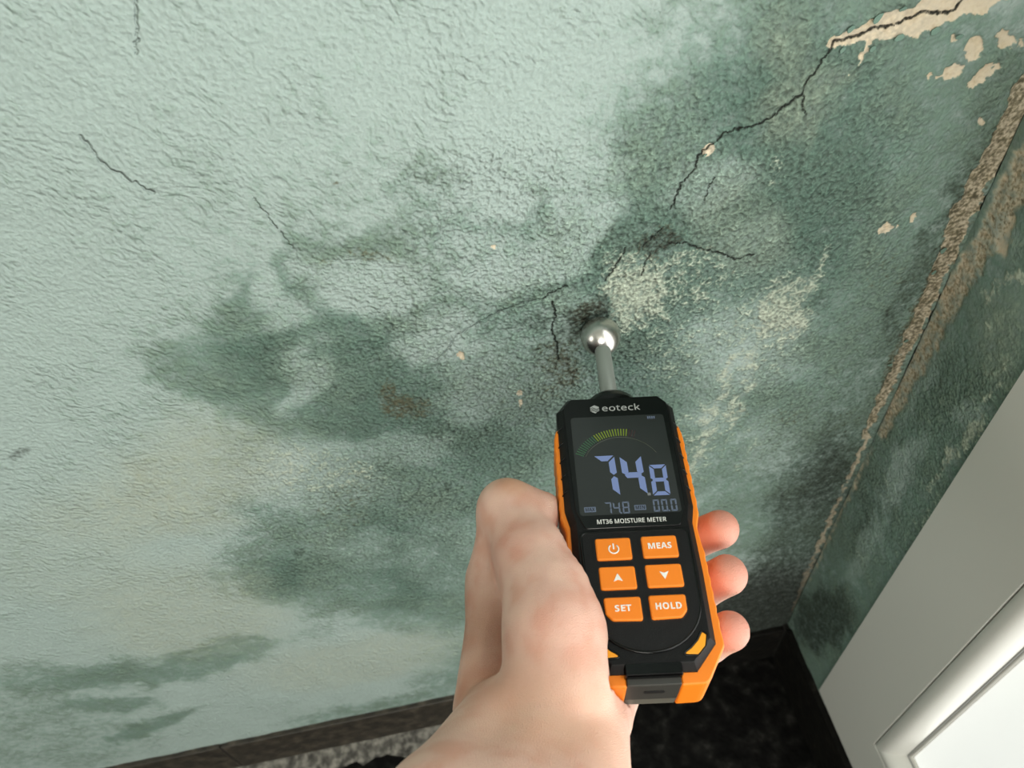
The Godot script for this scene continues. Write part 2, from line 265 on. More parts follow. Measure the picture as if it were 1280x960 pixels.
# a solid over an outline: rings of [inset, height], from below to above
func prism(poly: PackedVector2Array, rings: Array, scale := 0.001, smooth := false) -> ArrayMesh:
	var st := SurfaceTool.new()
	st.begin(Mesh.PRIMITIVE_TRIANGLES)
	var loops := []
	for r in rings:
		var p := inset(poly, r[0]) if r[0] != 0.0 else poly
		var ring := PackedVector3Array()
		for v in p:
			ring.append(Vector3(v.x, v.y, r[1]) * scale)
		loops.append(ring)
	var n := poly.size()
	var mid := Vector3.ZERO
	for v in loops[0]:
		mid += v / n
	for k in loops.size() - 1:
		st.set_smooth_group(1 if smooth else -1)
		for i in n:
			var j := (i + 1) % n
			var e: Vector3 = loops[k][j] - loops[k][i]
			var out := e.cross(Vector3(0, 0, 1))
			var flip := 1.0
			var area := 0.0
			for q in n:
				area += poly[q].cross(poly[(q + 1) % n])
			if area < 0.0:
				flip = -1.0
			out = out * flip + Vector3(0, 0, 1) * 1e-7
			var dz: float = loops[k + 1][i].z - loops[k][i].z
			if absf(dz) < 1e-9:
				out = Vector3(0, 0, 1 if rings[k + 1][0] > rings[k][0] else -1)
			elif dz < 0.0:
				out = -out
			quad(st, loops[k][i], loops[k][j], loops[k + 1][j], loops[k + 1][i], out)
	st.set_smooth_group(-1)
	for end in 2:
		var ring: PackedVector3Array = loops[-1] if end else loops[0]
		var flat := PackedVector2Array()
		for v in ring:
			flat.append(Vector2(v.x, v.y) * 1000.0)
		var up: bool = rings[-1][1] >= rings[0][1]
		var idx := Geometry2D.triangulate_polygon(flat)
		if idx.is_empty():
			printerr("no cap on an outline of %d points at z %.2f %s" % [flat.size(), ring[0].z * 1000.0, ring[0] * 1000.0])
		for t in range(0, idx.size(), 3):
			tri(st, ring[idx[t]], ring[idx[t + 1]], ring[idx[t + 2]], Vector3(0, 0, 1 if (end == 1) == up else -1))
	st.generate_normals()
	return st.commit()

func rounded(corners: Array, steps := 5) -> PackedVector2Array:   # corners: [x, y, radius]
	var out := PackedVector2Array()
	var n := corners.size()
	for i in n:
		var c := Vector2(corners[i][0], corners[i][1])
		var r: float = corners[i][2]
		if r <= 0.0:
			out.append(c)
			continue
		var a := (Vector2(corners[(i + n - 1) % n][0], corners[(i + n - 1) % n][1]) - c)
		var b := (Vector2(corners[(i + 1) % n][0], corners[(i + 1) % n][1]) - c)
		var ang := absf(a.angle_to(b))
		var d := minf(r / tan(ang / 2.0), minf(a.length(), b.length()) * 0.49)
		var p0 := c + a.normalized() * d
		var p1 := c + b.normalized() * d
		for s in steps + 1:
			var t := float(s) / steps
			out.append(p0 * (1 - t) * (1 - t) + c * 2.0 * t * (1 - t) + p1 * t * t)
	return out

func rect(x0: float, y0: float, x1: float, y1: float, r := 0.0) -> PackedVector2Array:
	return rounded([[x0, y0, r], [x1, y0, r], [x1, y1, r], [x0, y1, r]])

func block(a: Vector3, b: Vector3, bevel := 0.001) -> ArrayMesh:   # an axis-aligned box with chamfered edges
	var s := b - a
	var p := PackedVector2Array([Vector2(a.x, a.y), Vector2(b.x, a.y), Vector2(b.x, b.y), Vector2(a.x, b.y)])
	var c := minf(bevel, minf(s.x, minf(s.y, s.z)) * 0.3)
	return prism(p, [[c, a.z], [0.0, a.z + c], [0.0, b.z - c], [c, b.z]], 1.0)

func lathe(profile: Array, segs := 40, scale := 0.001) -> ArrayMesh:   # [radius, y, smooth group]; turns about y
	var st := SurfaceTool.new()
	st.begin(Mesh.PRIMITIVE_TRIANGLES)
	for k in profile.size() - 1:
		st.set_smooth_group(int(profile[k][2]))
		for i in segs:
			var a := TAU * i / segs
			var b := TAU * (i + 1) / segs
			var pa := Vector3(cos(a), 0, sin(a))
			var pb := Vector3(cos(b), 0, sin(b))
			var y0 := Vector3(0, profile[k][1], 0)
			var y1 := Vector3(0, profile[k + 1][1], 0)
			var r0: float = profile[k][0]
			var r1: float = profile[k + 1][0]
			var slope := Vector2(profile[k + 1][1] - profile[k][1], -(r1 - r0))
			var out := (pa + pb) * 0.5 * slope.x + Vector3(0, slope.y, 0)
			if r0 > 0.0:
				tri(st, (pa * r0 + y0) * scale, (pb * r0 + y0) * scale, (pb * r1 + y1) * scale, out)
			if r1 > 0.0:
				tri(st, (pa * r0 + y0) * scale, (pb * r1 + y1) * scale, (pa * r1 + y1) * scale, out)
	st.generate_normals()
	return st.commit()

func tube(path: PackedVector3Array, r: float, segs := 8, closed := false, scale := 0.001) -> ArrayMesh:
	var st := SurfaceTool.new()
	st.begin(Mesh.PRIMITIVE_TRIANGLES)
	st.set_smooth_group(1)
	var n := path.size()
	var rings := []
	for i in n:
		var d := (path[(i + 1) % n] - path[(i + n - 1) % n]) if closed else (path[mini(i + 1, n - 1)] - path[maxi(i - 1, 0)])
		d = d.normalized()
		var u := d.cross(Vector3(0, 0, 1) if absf(d.z) < 0.9 else Vector3(1, 0, 0)).normalized()
		var v := d.cross(u)
		var ring := []
		for k in segs:
			var a := TAU * k / segs
			ring.append(path[i] + (u * cos(a) + v * sin(a)) * r)
		rings.append(ring)
	for i in (n if closed else n - 1):
		var j := (i + 1) % n
		for k in segs:
			var l := (k + 1) % segs
			var out: Vector3 = (rings[i][k] + rings[i][l]) * 0.5 - path[i]
			quad(st, rings[i][k] * scale, rings[i][l] * scale, rings[j][l] * scale, rings[j][k] * scale, out)
	if not closed:
		for e in [0, n - 1]:
			for k in segs:
				var d := (path[0] - path[1]) if e == 0 else (path[n - 1] - path[n - 2])
				tri(st, path[e] * scale, rings[e][k] * scale, rings[e][(k + 1) % segs] * scale, d)
	st.generate_normals()
	return st.commit()

func lettering(s: String, mm: float, bold := true, depth := 0.15) -> TextMesh:
	var f := SystemFont.new()
	f.font_names = PackedStringArray(["Droid Sans"])
	f.font_weight = 700 if bold else 400
	var t := TextMesh.new()
	t.font = f
	t.text = s
	t.font_size = 64
	t.pixel_size = mm * 0.001 / 46.0   # cap height of Droid Sans is 0.714 em
	t.depth = depth * 0.001
	t.curve_step = 2.0
	return t

# ---------------------------------------------------------------- old plaster
class Plaster:
	var size: Vector2        # mm
	var low := Vector2(0, 0) # mm of the lower left corner
	var w: int
	var h: int
	var cell := 2.0
	var fw: int
	var fh: int
	var fields: Array = []
	var fa: PackedFloat32Array
	var fb: PackedFloat32Array
	var crack: PackedByteArray
	var gouge: PackedByteArray
	var n1: PackedByteArray
	var n2: PackedByteArray
	var n3: PackedByteArray
	var n4: PackedByteArray
	var ridge: FastNoiseLite
	var pebble: FastNoiseLite
	var rows_color: Array = []
	var rows_bump: Array = []
	var rows_macro: Array = []
	var ridge_gain := 1.0
	var grain := 1.0
	var peel_soft := 0.06

	func noise(freq: float, octaves: int, seed_value: int, kind := FastNoiseLite.TYPE_SIMPLEX_SMOOTH) -> FastNoiseLite:
		var n := FastNoiseLite.new()
		n.noise_type = kind
		n.seed = seed_value
		n.frequency = freq
		n.fractal_octaves = octaves
		n.fractal_gain = 0.55
		return n

	func picture(n: FastNoiseLite) -> PackedByteArray:
		var im := n.get_image(w, h, false, false, true)
		im.convert(Image.FORMAT_L8)
		return im.get_data()

	func setup(size_mm: Vector2, low_mm: Vector2, px_per_mm: float) -> void:
		size = size_mm
		low = low_mm
		w = int(size.x * px_per_mm)
		h = int(size.y * px_per_mm)
		fw = int(size.x / cell) + 1
		fh = int(size.y / cell) + 1
		for k in 8:
			var f := PackedFloat32Array()
			f.resize(fw * fh)
			fields.append(f)
		crack.resize(w * h)
		gouge.resize(w * h)

	func add_blotches(list: Array) -> void:
		var warp := noise(0.02, 3, 3)
		for b in list:
			var f: PackedFloat32Array = fields[b[0]]
			var c := Vector2(b[1], b[2]) - low
			var axis := Transform2D(Vector2(b[3], b[5]), Vector2(b[4], b[6]), Vector2.ZERO)
			var inv := axis.affine_inverse()
			var reach := Vector2(absf(b[3]) + absf(b[4]), absf(b[5]) + absf(b[6])) * 1.5
			var soft := clampf(reach.length() * 0.25, 1.5, 16.0)
			var top: float = b[7] * 0.01
			for y in range(maxi(0, int((c.y - reach.y) / cell)), mini(fh, int((c.y + reach.y) / cell) + 2)):
				for x in range(maxi(0, int((c.x - reach.x) / cell)), mini(fw, int((c.x + reach.x) / cell) + 2)):
					var p := Vector2(x, y) * cell
					p.x += warp.get_noise_2d(p.x, p.y) * soft
					p.y += warp.get_noise_2d(p.x + 500.0, p.y) * soft
					var d := (inv * (p - c)).length()
					var v := top * (1.0 - smoothstep(0.55, 1.35, d))
					if v > 0.0:
						var i := y * fw + x
						f[i] = 1.0 - (1.0 - f[i]) * (1.0 - v)
			fields[b[0]] = f

	func add_streaks(list: Array) -> void:
		var warp := noise(0.05, 3, 8)
		for b in list:
			var f: PackedFloat32Array = fields[b[0]]
			for k in range(2, b.size() - 5, 3):
				var p0 := Vector2(b[k], b[k + 1]) - low
				var p1 := Vector2(b[k + 3], b[k + 4]) - low
				var r0: float = b[k + 2]
				var r1: float = b[k + 5]
				var m := maxf(r0, r1) * 1.6 + 4.0
				for y in range(maxi(0, int((minf(p0.y, p1.y) - m) / cell)), mini(fh, int((maxf(p0.y, p1.y) + m) / cell) + 2)):
					for x in range(maxi(0, int((minf(p0.x, p1.x) - m) / cell)), mini(fw, int((maxf(p0.x, p1.x) + m) / cell) + 2)):
						var p := Vector2(x, y) * cell
						p.x += warp.get_noise_2d(p.x, p.y) * 4.0
						p.y += warp.get_noise_2d(p.x + 300.0, p.y) * 4.0
						var t := clampf((p - p0).dot(p1 - p0) / maxf((p1 - p0).length_squared(), 0.001), 0.0, 1.0)
						var d := (p - p0.lerp(p1, t)).length() / maxf(lerpf(r0, r1, t), 1.2)
						var v: float = b[1] * 0.01 * (1.0 - smoothstep(0.6, 1.45, d))
						var i := y * fw + x
						f[i] = maxf(f[i], v)
			fields[b[0]] = f

	func add_cracks(list: Array, onto: PackedByteArray, wide := 1.0) -> PackedByteArray:
		var jit := noise(0.22, 3, 12)
		var along := noise(0.06, 2, 13)
		var s := w / size.x
		for b in list:
			for k in range(1, b.size() - 3, 2):
				var p0 := Vector2(b[k], b[k + 1]) - low
				var p1 := Vector2(b[k + 2], b[k + 3]) - low
				var steps := int((p1 - p0).length() * s) + 1
				for q in steps + 1:
					var p := p0.lerp(p1, float(q) / steps)
					p += Vector2(jit.get_noise_2d(p.x, p.y), jit.get_noise_2d(p.x + 90.0, p.y)) * 1.25
					var r: float = b[0] * 0.045 * wide * (0.8 + 1.1 * along.get_noise_2d(p.x * 4.0, p.y * 4.0)) * s
					var cx := p.x * s
					var cy := h - 1 - p.y * s
					for y in range(maxi(0, int(cy - r - 2)), mini(h, int(cy + r + 3))):
						for x in range(maxi(0, int(cx - r - 2)), mini(w, int(cx + r + 3))):
							var v := int(255.0 * (1.0 - smoothstep(r * 0.4, r + 0.75, Vector2(x - cx, y - cy).length())))
							if v > onto[y * w + x]:
								onto[y * w + x] = v
		return onto

	func upsample(first: int) -> PackedFloat32Array:
		var im := PackedFloat32Array()
		im.resize(fw * fh * 4)
		for y in fh:
			for x in fw:
				for k in 4:
					im[((fh - 1 - y) * fw + x) * 4 + k] = fields[first + k][y * fw + x]
		var big := Image.create_from_data(fw, fh, false, Image.FORMAT_RGBAF, im.to_byte_array())
		big.resize(w, h, Image.INTERPOLATE_BILINEAR)
		return big.get_data().to_float32_array()

	func run() -> void:
		fa = upsample(0)
		fb = upsample(4)
		var s := size.x / w
		n1 = picture(noise(0.016 * s, 4, 41))
		n2 = picture(noise(0.09 * s, 4, 42))
		n3 = picture(noise(0.3 * s, 3, 43))
		n4 = picture(noise(0.36 * s, 2, 44, FastNoiseLite.TYPE_CELLULAR))
		ridge = noise(0.17, 4, 45)
		pebble = noise(0.2, 2, 46, FastNoiseLite.TYPE_CELLULAR)
		pebble.fractal_gain = 0.4
		pebble.cellular_jitter = 1.1
		rows_color.resize(h)
		rows_bump.resize(h)
		rows_macro.resize(h)
		var task := WorkerThreadPool.add_group_task(row, h)
		WorkerThreadPool.wait_for_group_task_completion(task)

	func row(y: int) -> void:
		var out := PackedByteArray()
		out.resize(w * 3)
		var bump := PackedFloat32Array()
		bump.resize(w)
		var macro := PackedFloat32Array()
		macro.resize(w)
		var s := size.x / w
		for x in w:
			var i := y * w + x
			var j := i * 4
			var a := n1[i] / 255.0 - 0.5
			var b := n2[i] / 255.0 - 0.5
			var c := n3[i] / 255.0 - 0.5
			var e := n4[i] / 255.0 - 0.5
			var damp := smoothstep(0.02, 0.98, fa[j] - fa[j + 1] * 0.7 + a * 0.45 + b * 0.85 + c * 0.4)
			var lite := fa[j + 1]
			var white := smoothstep(0.38, 0.85, fa[j + 2] + b * 0.75 + c * 0.6)
			var brown := smoothstep(0.3, 1.05, fa[j + 3] + b * 0.5 + c * 0.8 + e * 0.5)
			var black := smoothstep(0.2, 1.1, fb[j] + b * 0.4 + c * 0.4 + e * 0.25)
			var yellow := clampf(fb[j + 1] * (0.9 + b), 0.0, 1.0)
			var peel := smoothstep(0.49 - peel_soft * 0.5, 0.49 + peel_soft * 0.5, fb[j + 2] + b * 0.6 + a * 0.25 + c * 0.12)
			var rough := clampf(fb[j + 3] + a * 0.4, 0.0, 1.0)
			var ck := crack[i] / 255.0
			var gg := gouge[i] / 255.0
			# colour of the paint, the damp, the salts, the mould and the painted corner shade
			var col := PAINT.lerp(DAMP.lerp(DAMP_GREY, clampf(0.5 + a * 1.6 + b, 0.0, 1.0)), damp)
			col = col.lerp(DAMP_SHADED, smoothstep(0.86, 1.0, fa[j]) * damp * clampf(0.75 + b, 0.0, 1.0))  # paints corner shade over the heaviest damp
			col = col.lerp(PALE, clampf(lite * (0.55 + b * 1.4), 0.0, 0.75) * damp)
			col = col.lerp(YELLOW, yellow * 0.7)
			col = col.lerp(SALT, white * 0.75)
			col = col.lerp(BROWN, brown * 0.8)
			col = col.lerp(BLACK, black * 0.85)  # mould, and near the corner also painted shade
			if peel > 0.0:
				var pc := PLASTER.lerp(PLASTER_DARK, clampf(0.45 + b * 1.2 + c * 0.7 - 0.35, 0.0, 1.0))
				pc = pc.lerp(BROWN, brown * 0.75)
				pc = pc.lerp(BLACK, black * 0.6)
				col = col.lerp(pc, peel)
			var mottle := 1.0 + c * (0.10 + 0.25 * rough * damp) + b * (0.05 + 0.3 * damp) - clampf(e + 0.12, -0.35, 0.5) * 0.5 * rough * (0.25 + damp)
			col = col * mottle
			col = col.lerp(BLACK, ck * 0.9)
			out[x * 3] = clampi(int(col.r * 255.0), 0, 255)
			out[x * 3 + 1] = clampi(int(col.g * 255.0), 0, 255)
			out[x * 3 + 2] = clampi(int(col.b * 255.0), 0, 255)
			# relief: trowel ridges on the sound paint, crumbly grain in the damp
			var px := x * s
			var py := (h - y) * s
			var u := px * 0.68 - py * 0.73
			var v := px * 0.73 + py * 0.68
			var bend := ridge.get_noise_2d(px * 0.09, py * 0.09) * 9.0
			var rd := ridge.get_noise_2d(u * 0.7, (v + bend) * 1.3)
			var pb := pebble.get_noise_2d(u * 0.75, (v + bend * 0.5) * 1.35) * 0.5 + 0.5
			var keep := 1.0 - peel * 0.8
			bump[x] = (((rd * 0.34 - pb * pb * 0.5) * (1.0 - rough * 0.7) * (0.4 + 1.1 * smoothstep(-0.25, 0.3, a + b * 0.4)) + c * 0.36) * ridge_gain + (c * 0.7 - (e + 0.5) * (e + 0.5) * 0.85 + b * 0.6) * rough * grain + white * b * 0.5) * keep - ck * 1.1 - gg * 0.9 - peel * 0.25
			macro[x] = a * 1.6 + b * 0.7 * (0.4 + rough) - peel * 1.0 - ck * 0.8 + white * 0.25
		rows_color[y] = out
		rows_bump[y] = bump
		rows_macro[y] = macro

	func material(called: String) -> StandardMaterial3D:
		var bytes := PackedByteArray()
		var heights := PackedFloat32Array()
		for y in h:
			bytes.append_array(rows_color[y])
			heights.append_array(rows_bump[y])
		for i in heights.size():
			heights[i] = heights[i] * 0.25 + 0.5
		var m := StandardMaterial3D.new()
		m.resource_name = called
		m.albedo_texture = ImageTexture.create_from_image(Image.create_from_data(w, h, false, Image.FORMAT_RGB8, bytes))
		m.heightmap_enabled = true
		m.heightmap_texture = ImageTexture.create_from_image(Image.create_from_data(w, h, false, Image.FORMAT_RF, heights.to_byte_array()))
		m.heightmap_scale = 0.4 * BUMP
		m.roughness = 0.72
		m.metallic_specular = 0.35
		m.texture_repeat = false
		return m

	# the displaced face: axis runs along it, out points into the room, both unit vectors; at is where (low) lies
	func face(at: Vector3, axis: Vector3, out: Vector3, step: float, skip_edge := 0.0) -> ArrayMesh:
		var nx := int(size.x / step)
		var ny := int(size.y / step)
		var pos := PackedVector3Array()
		var nor := PackedVector3Array()
		var uv := PackedVector2Array()
		var idx := PackedInt32Array()
		var hs := PackedFloat32Array()
		for y in ny + 1:
			var ry: PackedFloat32Array = rows_macro[clampi(h - 1 - int(float(y) / ny * (h - 1)), 0, h - 1)]
			for x in nx + 1:
				var v := ry[clampi(int(float(x) / nx * (w - 1)), 0, w - 1)]
				hs.append(v)
				pos.append(at + axis * (size.x * x / nx * 0.001) + Vector3.UP * (size.y * y / ny * 0.001) + out * (v * 0.001))
				uv.append(Vector2(float(x) / nx, 1.0 - float(y) / ny))
		var stride := nx + 1
		var hand := signf(axis.cross(Vector3.UP).dot(out))
		for y in ny + 1:
			for x in nx + 1:
				var dx := (hs[y * stride + mini(x + 1, nx)] - hs[y * stride + maxi(x - 1, 0)]) / (2.0 * step)
				var dy := (hs[mini(y + 1, ny) * stride + x] - hs[maxi(y - 1, 0) * stride + x]) / (2.0 * step)
				nor.append((out - axis * dx - Vector3.UP * dy).normalized())
		for y in ny:
			for x in nx:
				var i := y * stride + x
				if hand > 0.0:
					idx.append_array([i, i + stride, i + 1, i + 1, i + stride, i + stride + 1])
				else:
					idx.append_array([i, i + 1, i + stride, i + 1, i + stride + 1, i + stride])
		var arr := []
		arr.resize(Mesh.ARRAY_MAX)
		arr[Mesh.ARRAY_VERTEX] = pos
		arr[Mesh.ARRAY_NORMAL] = nor
		arr[Mesh.ARRAY_TEX_UV] = uv
		arr[Mesh.ARRAY_INDEX] = idx
		var m := ArrayMesh.new()
		m.add_surface_from_arrays(Mesh.PRIMITIVE_TRIANGLES, arr)
		return m

const PAINT := Color(0.635, 0.697, 0.677)
const PALE := Color(0.645, 0.71, 0.675)
const DAMP := Color(0.41, 0.503, 0.46)
const DAMP_GREY := Color(0.43, 0.505, 0.455)
const DAMP_SHADED := Color(0.30, 0.39, 0.35)  # damp darkened further, with the shade of the corner put into the colour
const SALT := Color(0.72, 0.74, 0.67)
const BROWN := Color(0.335, 0.315, 0.24)
const BLACK := Color(0.1, 0.108, 0.092)
const YELLOW := Color(0.655, 0.665, 0.59)
const PLASTER := Color(0.84, 0.79, 0.70)
const PLASTER_DARK := Color(0.60, 0.54, 0.44)
const BUMP := 2.2

# ---------------------------------------------------------------- the room
func build_walls() -> void:
	# back wall: a solid slab, its old plaster as a displaced face, and the rest of it in plain paint
	var p := Plaster.new()
	p.setup(Vector2(1028.5, 930.0), Vector2(-700.0, 60.0), 1.95)
	p.add_blotches(BACK_BLOTCHES)
	p.add_blotches(BACK_BLOTCHES_FINE)
	p.add_streaks(BACK_STREAKS)
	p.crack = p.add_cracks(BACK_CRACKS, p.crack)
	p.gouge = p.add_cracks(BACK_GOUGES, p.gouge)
	p.run()
	var wall := struct("wall_back", p.face(Vector3(-0.7, 0.06, 0.0), Vector3.RIGHT, Vector3.BACK, 2.0), p.material("mouldy green plaster"), "pale green textured plaster wall with dark damp stains, mould, salts, cracks and peeling paint behind the meter", "wall")
	put("masonry", block(Vector3(-2.6, -0.1, -0.25), Vector3(0.6, 2.6, -0.004)), M["pale green plaster"], wall)
	put("upper_plaster", block(Vector3(-2.6, 0.99, -0.01), Vector3(0.33, 2.6, 0.0)), M["pale green plaster"], wall)
	put("side_plaster", block(Vector3(-2.6, 0.0, -0.01), Vector3(-0.7, 0.99, 0.0)), M["pale green plaster"], wall)
	# right wall: the strip between the corner and the door
	var q := Plaster.new()
	q.ridge_gain = 0.35
	q.grain = 0.7
	q.peel_soft = 0.7
	q.setup(Vector2(100.0, 930.0), Vector2(0.0, 60.0), 2.2)
	q.fields[0].fill(0.85)
	q.add_blotches(RIGHT_BLOTCHES)
	q.add_streaks(RIGHT_STREAKS)
	q.run()
	var right := struct("wall_right", q.face(Vector3(CORNER_X, 0.06, 0.0), Vector3.BACK, Vector3.LEFT, 1.8), q.material("damp green plaster"), "narrow dark green strip of damp plaster wall with peeled bare plaster between the corner and the white door", "wall")
	put("masonry", block(Vector3(CORNER_X + 0.004, -0.1, -0.1), Vector3(0.6, 2.6, 0.088)), M["pale green plaster"], right)
	put("upper_plaster", block(Vector3(CORNER_X, 0.99, 0.0), Vector3(CORNER_X + 0.05, 2.6, 0.0838)), M["pale green plaster"], right)
	put("lintel", block(Vector3(CORNER_X, 2.08, 0.08), Vector3(0.6, 2.6, 1.0)), M["pale green plaster"], right)
	put("side_wall", block(Vector3(CORNER_X, -0.1, 0.98), Vector3(0.6, 2.6, 3.3)), M["pale green plaster"], right)
	put("threshold_wall", block(Vector3(CORNER_X + 0.004, -0.1, 0.08), Vector3(0.6, 0.09, 1.0)), M["pale green plaster"], right)
	# the rest of the room, behind the photographer
	struct("wall_left", block(Vector3(-2.8, -0.1, -0.1), Vector3(-2.6, 2.6, 3.3)), M["grey room paint"], "plain grey wall at the far left of the room", "wall")
	struct("wall_front", block(Vector3(-2.8, -0.1, 3.1), Vector3(0.6, 2.6, 3.3)), M["grey room paint"], "plain grey wall at the back of the photographer", "wall")
	struct("ceiling", block(Vector3(-2.8, 2.5, -0.25), Vector3(0.6, 2.7, 3.3)), M["white ceiling paint"], "white ceiling over the room", "ceiling")
	struct("floor", block(Vector3(-2.8, -0.2, -0.25), Vector3(0.6, 0.0, 3.3)), M["dark stone floor"], "blackish mottled stone floor at the foot of the mouldy wall", "floor")

func build_paint_chips() -> void:
	# curled flakes of paint still clinging to the rim of the bare plaster
	var wall := get_node("wall_back")
	for k in BACK_CHIPS.size():
		var c = BACK_CHIPS[k]
		var pts := []
		for i in 7:
			var a := TAU * i / 7.0 + rng.randf() * 0.25
			var r: float = c[2] * rng.randf_range(0.65, 1.1)
			pts.append([cos(a) * r * 1.35, sin(a) * r * 0.8, 0.2])
		var o := put("paint_flake", prism(rounded(pts, 2), [[0.0, 0.0], [0.0, 0.35], [0.1, 0.45]]), M["paint chip"], wall)
		o.position = Vector3(c[0] * 0.001, c[1] * 0.001, 0.0008)
		o.rotation = Vector3(rng.randf_range(-0.35, 0.35), rng.randf_range(-0.35, 0.35), c[3])

func build_skirting() -> void:
	var base := group("baseboard_back", "dusty dark brown tile skirting along the foot of the mouldy wall", "skirting", "structure")
	var edges := [-2.6, -1.9, -1.3, -0.8955, -0.3555, 0.1845, CORNER_X - 0.001]
	for k in edges.size() - 1:
		put("tile", block(Vector3(edges[k] + 0.0011, 0.0, -0.003), Vector3(edges[k + 1] - 0.0011, 0.0815 + 0.0005 * (k % 2), 0.0052 + 0.0003 * ((k * 7) % 3)), 0.0009), M["dark skirting tile" if edges[k] > 0.1 else "brown skirting tile"], base)
	put("mortar_joint", block(Vector3(-2.6, 0.0, -0.003), Vector3(CORNER_X, 0.0805, 0.0042), 0.0004), M["mortar"], base)
	var side := group("baseboard_right", "dark tile skirting under the white door at the foot of the damp strip of wall", "skirting", "structure")
	var steps := [0.0075, 0.42, 0.83, 1.3, 1.9, 2.5, 3.1]
	for k in steps.size() - 1:
		put("tile", block(Vector3(CORNER_X - 0.0065, 0.0, steps[k] + 0.001), Vector3(CORNER_X + 0.004, 0.0905, steps[k + 1] - 0.001), 0.0016), M["dark skirting tile" if k == 0 else "brown skirting tile"], side)
	put("mortar_joint", block(Vector3(CORNER_X - 0.0055, 0.0, 0.0), Vector3(CORNER_X + 0.003, 0.086, 3.1), 0.0005), M["mortar"], side)
	# dust that has gathered in the angle of floor and skirting
	var st := SurfaceTool.new()
	st.begin(Mesh.PRIMITIVE_TRIANGLES)
	st.set_smooth_group(1)
	var n := FastNoiseLite.new()
	n.frequency = 9.0
	n.seed = 4
	var rows := []
	for i in 161:
		var x := lerpf(-1.2, 0.02, i / 160.0)
		var fade := clampf((0.02 - x) / 0.12, 0.0, 1.0)
		var wide := (0.024 + 0.012 * n.get_noise_1d(x * 3.0)) * fade + 0.001
		var row := []
		for k in 5:
			var t := k / 4.0
			row.append(Vector3(x, (0.006 + 0.002 * n.get_noise_2d(x * 5.0, t)) * (1.0 - t) * (1.0 - t) * fade + 0.0003 * (1.0 - t), 0.0048 + wide * t))
		rows.append(row)
	for i in 160:
		for k in 4:
			quad(st, rows[i][k], rows[i + 1][k], rows[i + 1][k + 1], rows[i][k + 1], Vector3(0, 1, 0.5))
	st.generate_normals()
	var d := struct("trim_1", st.commit(), M["grey cement dust"], "ridge of pale grey dust lying along the skirting on the floor", "dust")
	d.set_meta("kind", "stuff")
	d.name = "floor_dust"

# a mitred frame: profile of [inset, height towards the room] swept round a rectangle in the plane x = at
func frame_sweep(at: float, z0: float, y0: float, z1: float, y1: float, profile: Array, smooth := true) -> ArrayMesh:
	var st := SurfaceTool.new()
	st.begin(Mesh.PRIMITIVE_TRIANGLES)
	var loops := []
	for p in profile:
		var i: float = p[0] * 0.001
		var x: float = at - p[1] * 0.001
		loops.append([Vector3(x, y0 + i, z0 + i), Vector3(x, y0 + i, z1 - i), Vector3(x, y1 - i, z1 - i), Vector3(x, y1 - i, z0 + i)])
	var inward := [Vector3(0, 1, 0), Vector3(0, 0, -1), Vector3(0, -1, 0), Vector3(0, 0, 1)]
	for k in profile.size() - 1:
		for s in 4:
			st.set_smooth_group(s + 1 if smooth else -1)
			var t := (s + 1) % 4
			var di: float = profile[k + 1][0] - profile[k][0]
			var dh: float = profile[k + 1][1] - profile[k][1]
			var out: Vector3 = Vector3(-1, 0, 0) * di - inward[s] * dh
			if out.length() < 1e-6:
				continue
			quad(st, loops[k][s], loops[k][t], loops[k + 1][t], loops[k + 1][s], out)
	st.generate_normals()
	return st.commit()

func build_door() -> void:
	var d := group("door_1", "white plastic door with flat frame, rounded moulding and bright frosted glass right of the dark corner", "door", "structure")
	var z0 := 0.084
	var y0 := 0.0963
	var z1 := 0.975
	var y1 := 2.08
	put("frame", frame_sweep(CORNER_X, z0, y0, z1, y1, [[0, -60], [0, 1.0], [0.8, 2.0], [81.2, 2.0], [81.8, 1.4], [81.8, -12]], false), M["white door plastic"], d)
	put("joint", frame_sweep(CORNER_X, z0, y0, z1, y1, [[81.0, -3.5], [83.2, -3.5]], false), M["dark joint"], d)
	var prof := []
	# rounded sash moulding: rises from the joint, rolls over and falls to the glazing bead
	for q in [[82.5, -12], [82.5, 0.8], [83.0, 1.6], [84.0, 2.0], [87.0, 2.1], [89.5, 2.0], [91.5, 1.5], [93.5, 0.4], [95.3, -1.4], [97.0, -3.8], [98.6, -6.8], [99.9, -10.0], [100.8, -13.2], [101.2, -16.0]]:
		prof.append(q)
	put("moulding", frame_sweep(CORNER_X, z0, y0, z1, y1, prof), M["white door plastic"], d)
	put("gasket", frame_sweep(CORNER_X, z0, y0, z1, y1, [[101.0, -15.4], [101.5, -15.2], [102.3, -15.4], [102.6, -17.0]]), M["grey rubber gasket"], d)
	put("glazing_bead", frame_sweep(CORNER_X, z0, y0, z1, y1, [[102.4, -16.6], [102.8, -16.2], [104.6, -18.0], [105.0, -20.0], [105.0, -24.0]]), M["white door plastic"], d)
	put("glass_pane", block(Vector3(CORNER_X + 0.0195, y0 + 0.1, z0 + 0.1), Vector3(CORNER_X + 0.0255, y1 - 0.1, z1 - 0.1), 0.0005), M["frosted glass"], d)
	put("backing_panel", block(Vector3(CORNER_X + 0.03, y0, z0), Vector3(CORNER_X + 0.05, y1, z1)), M["white frame"], d)

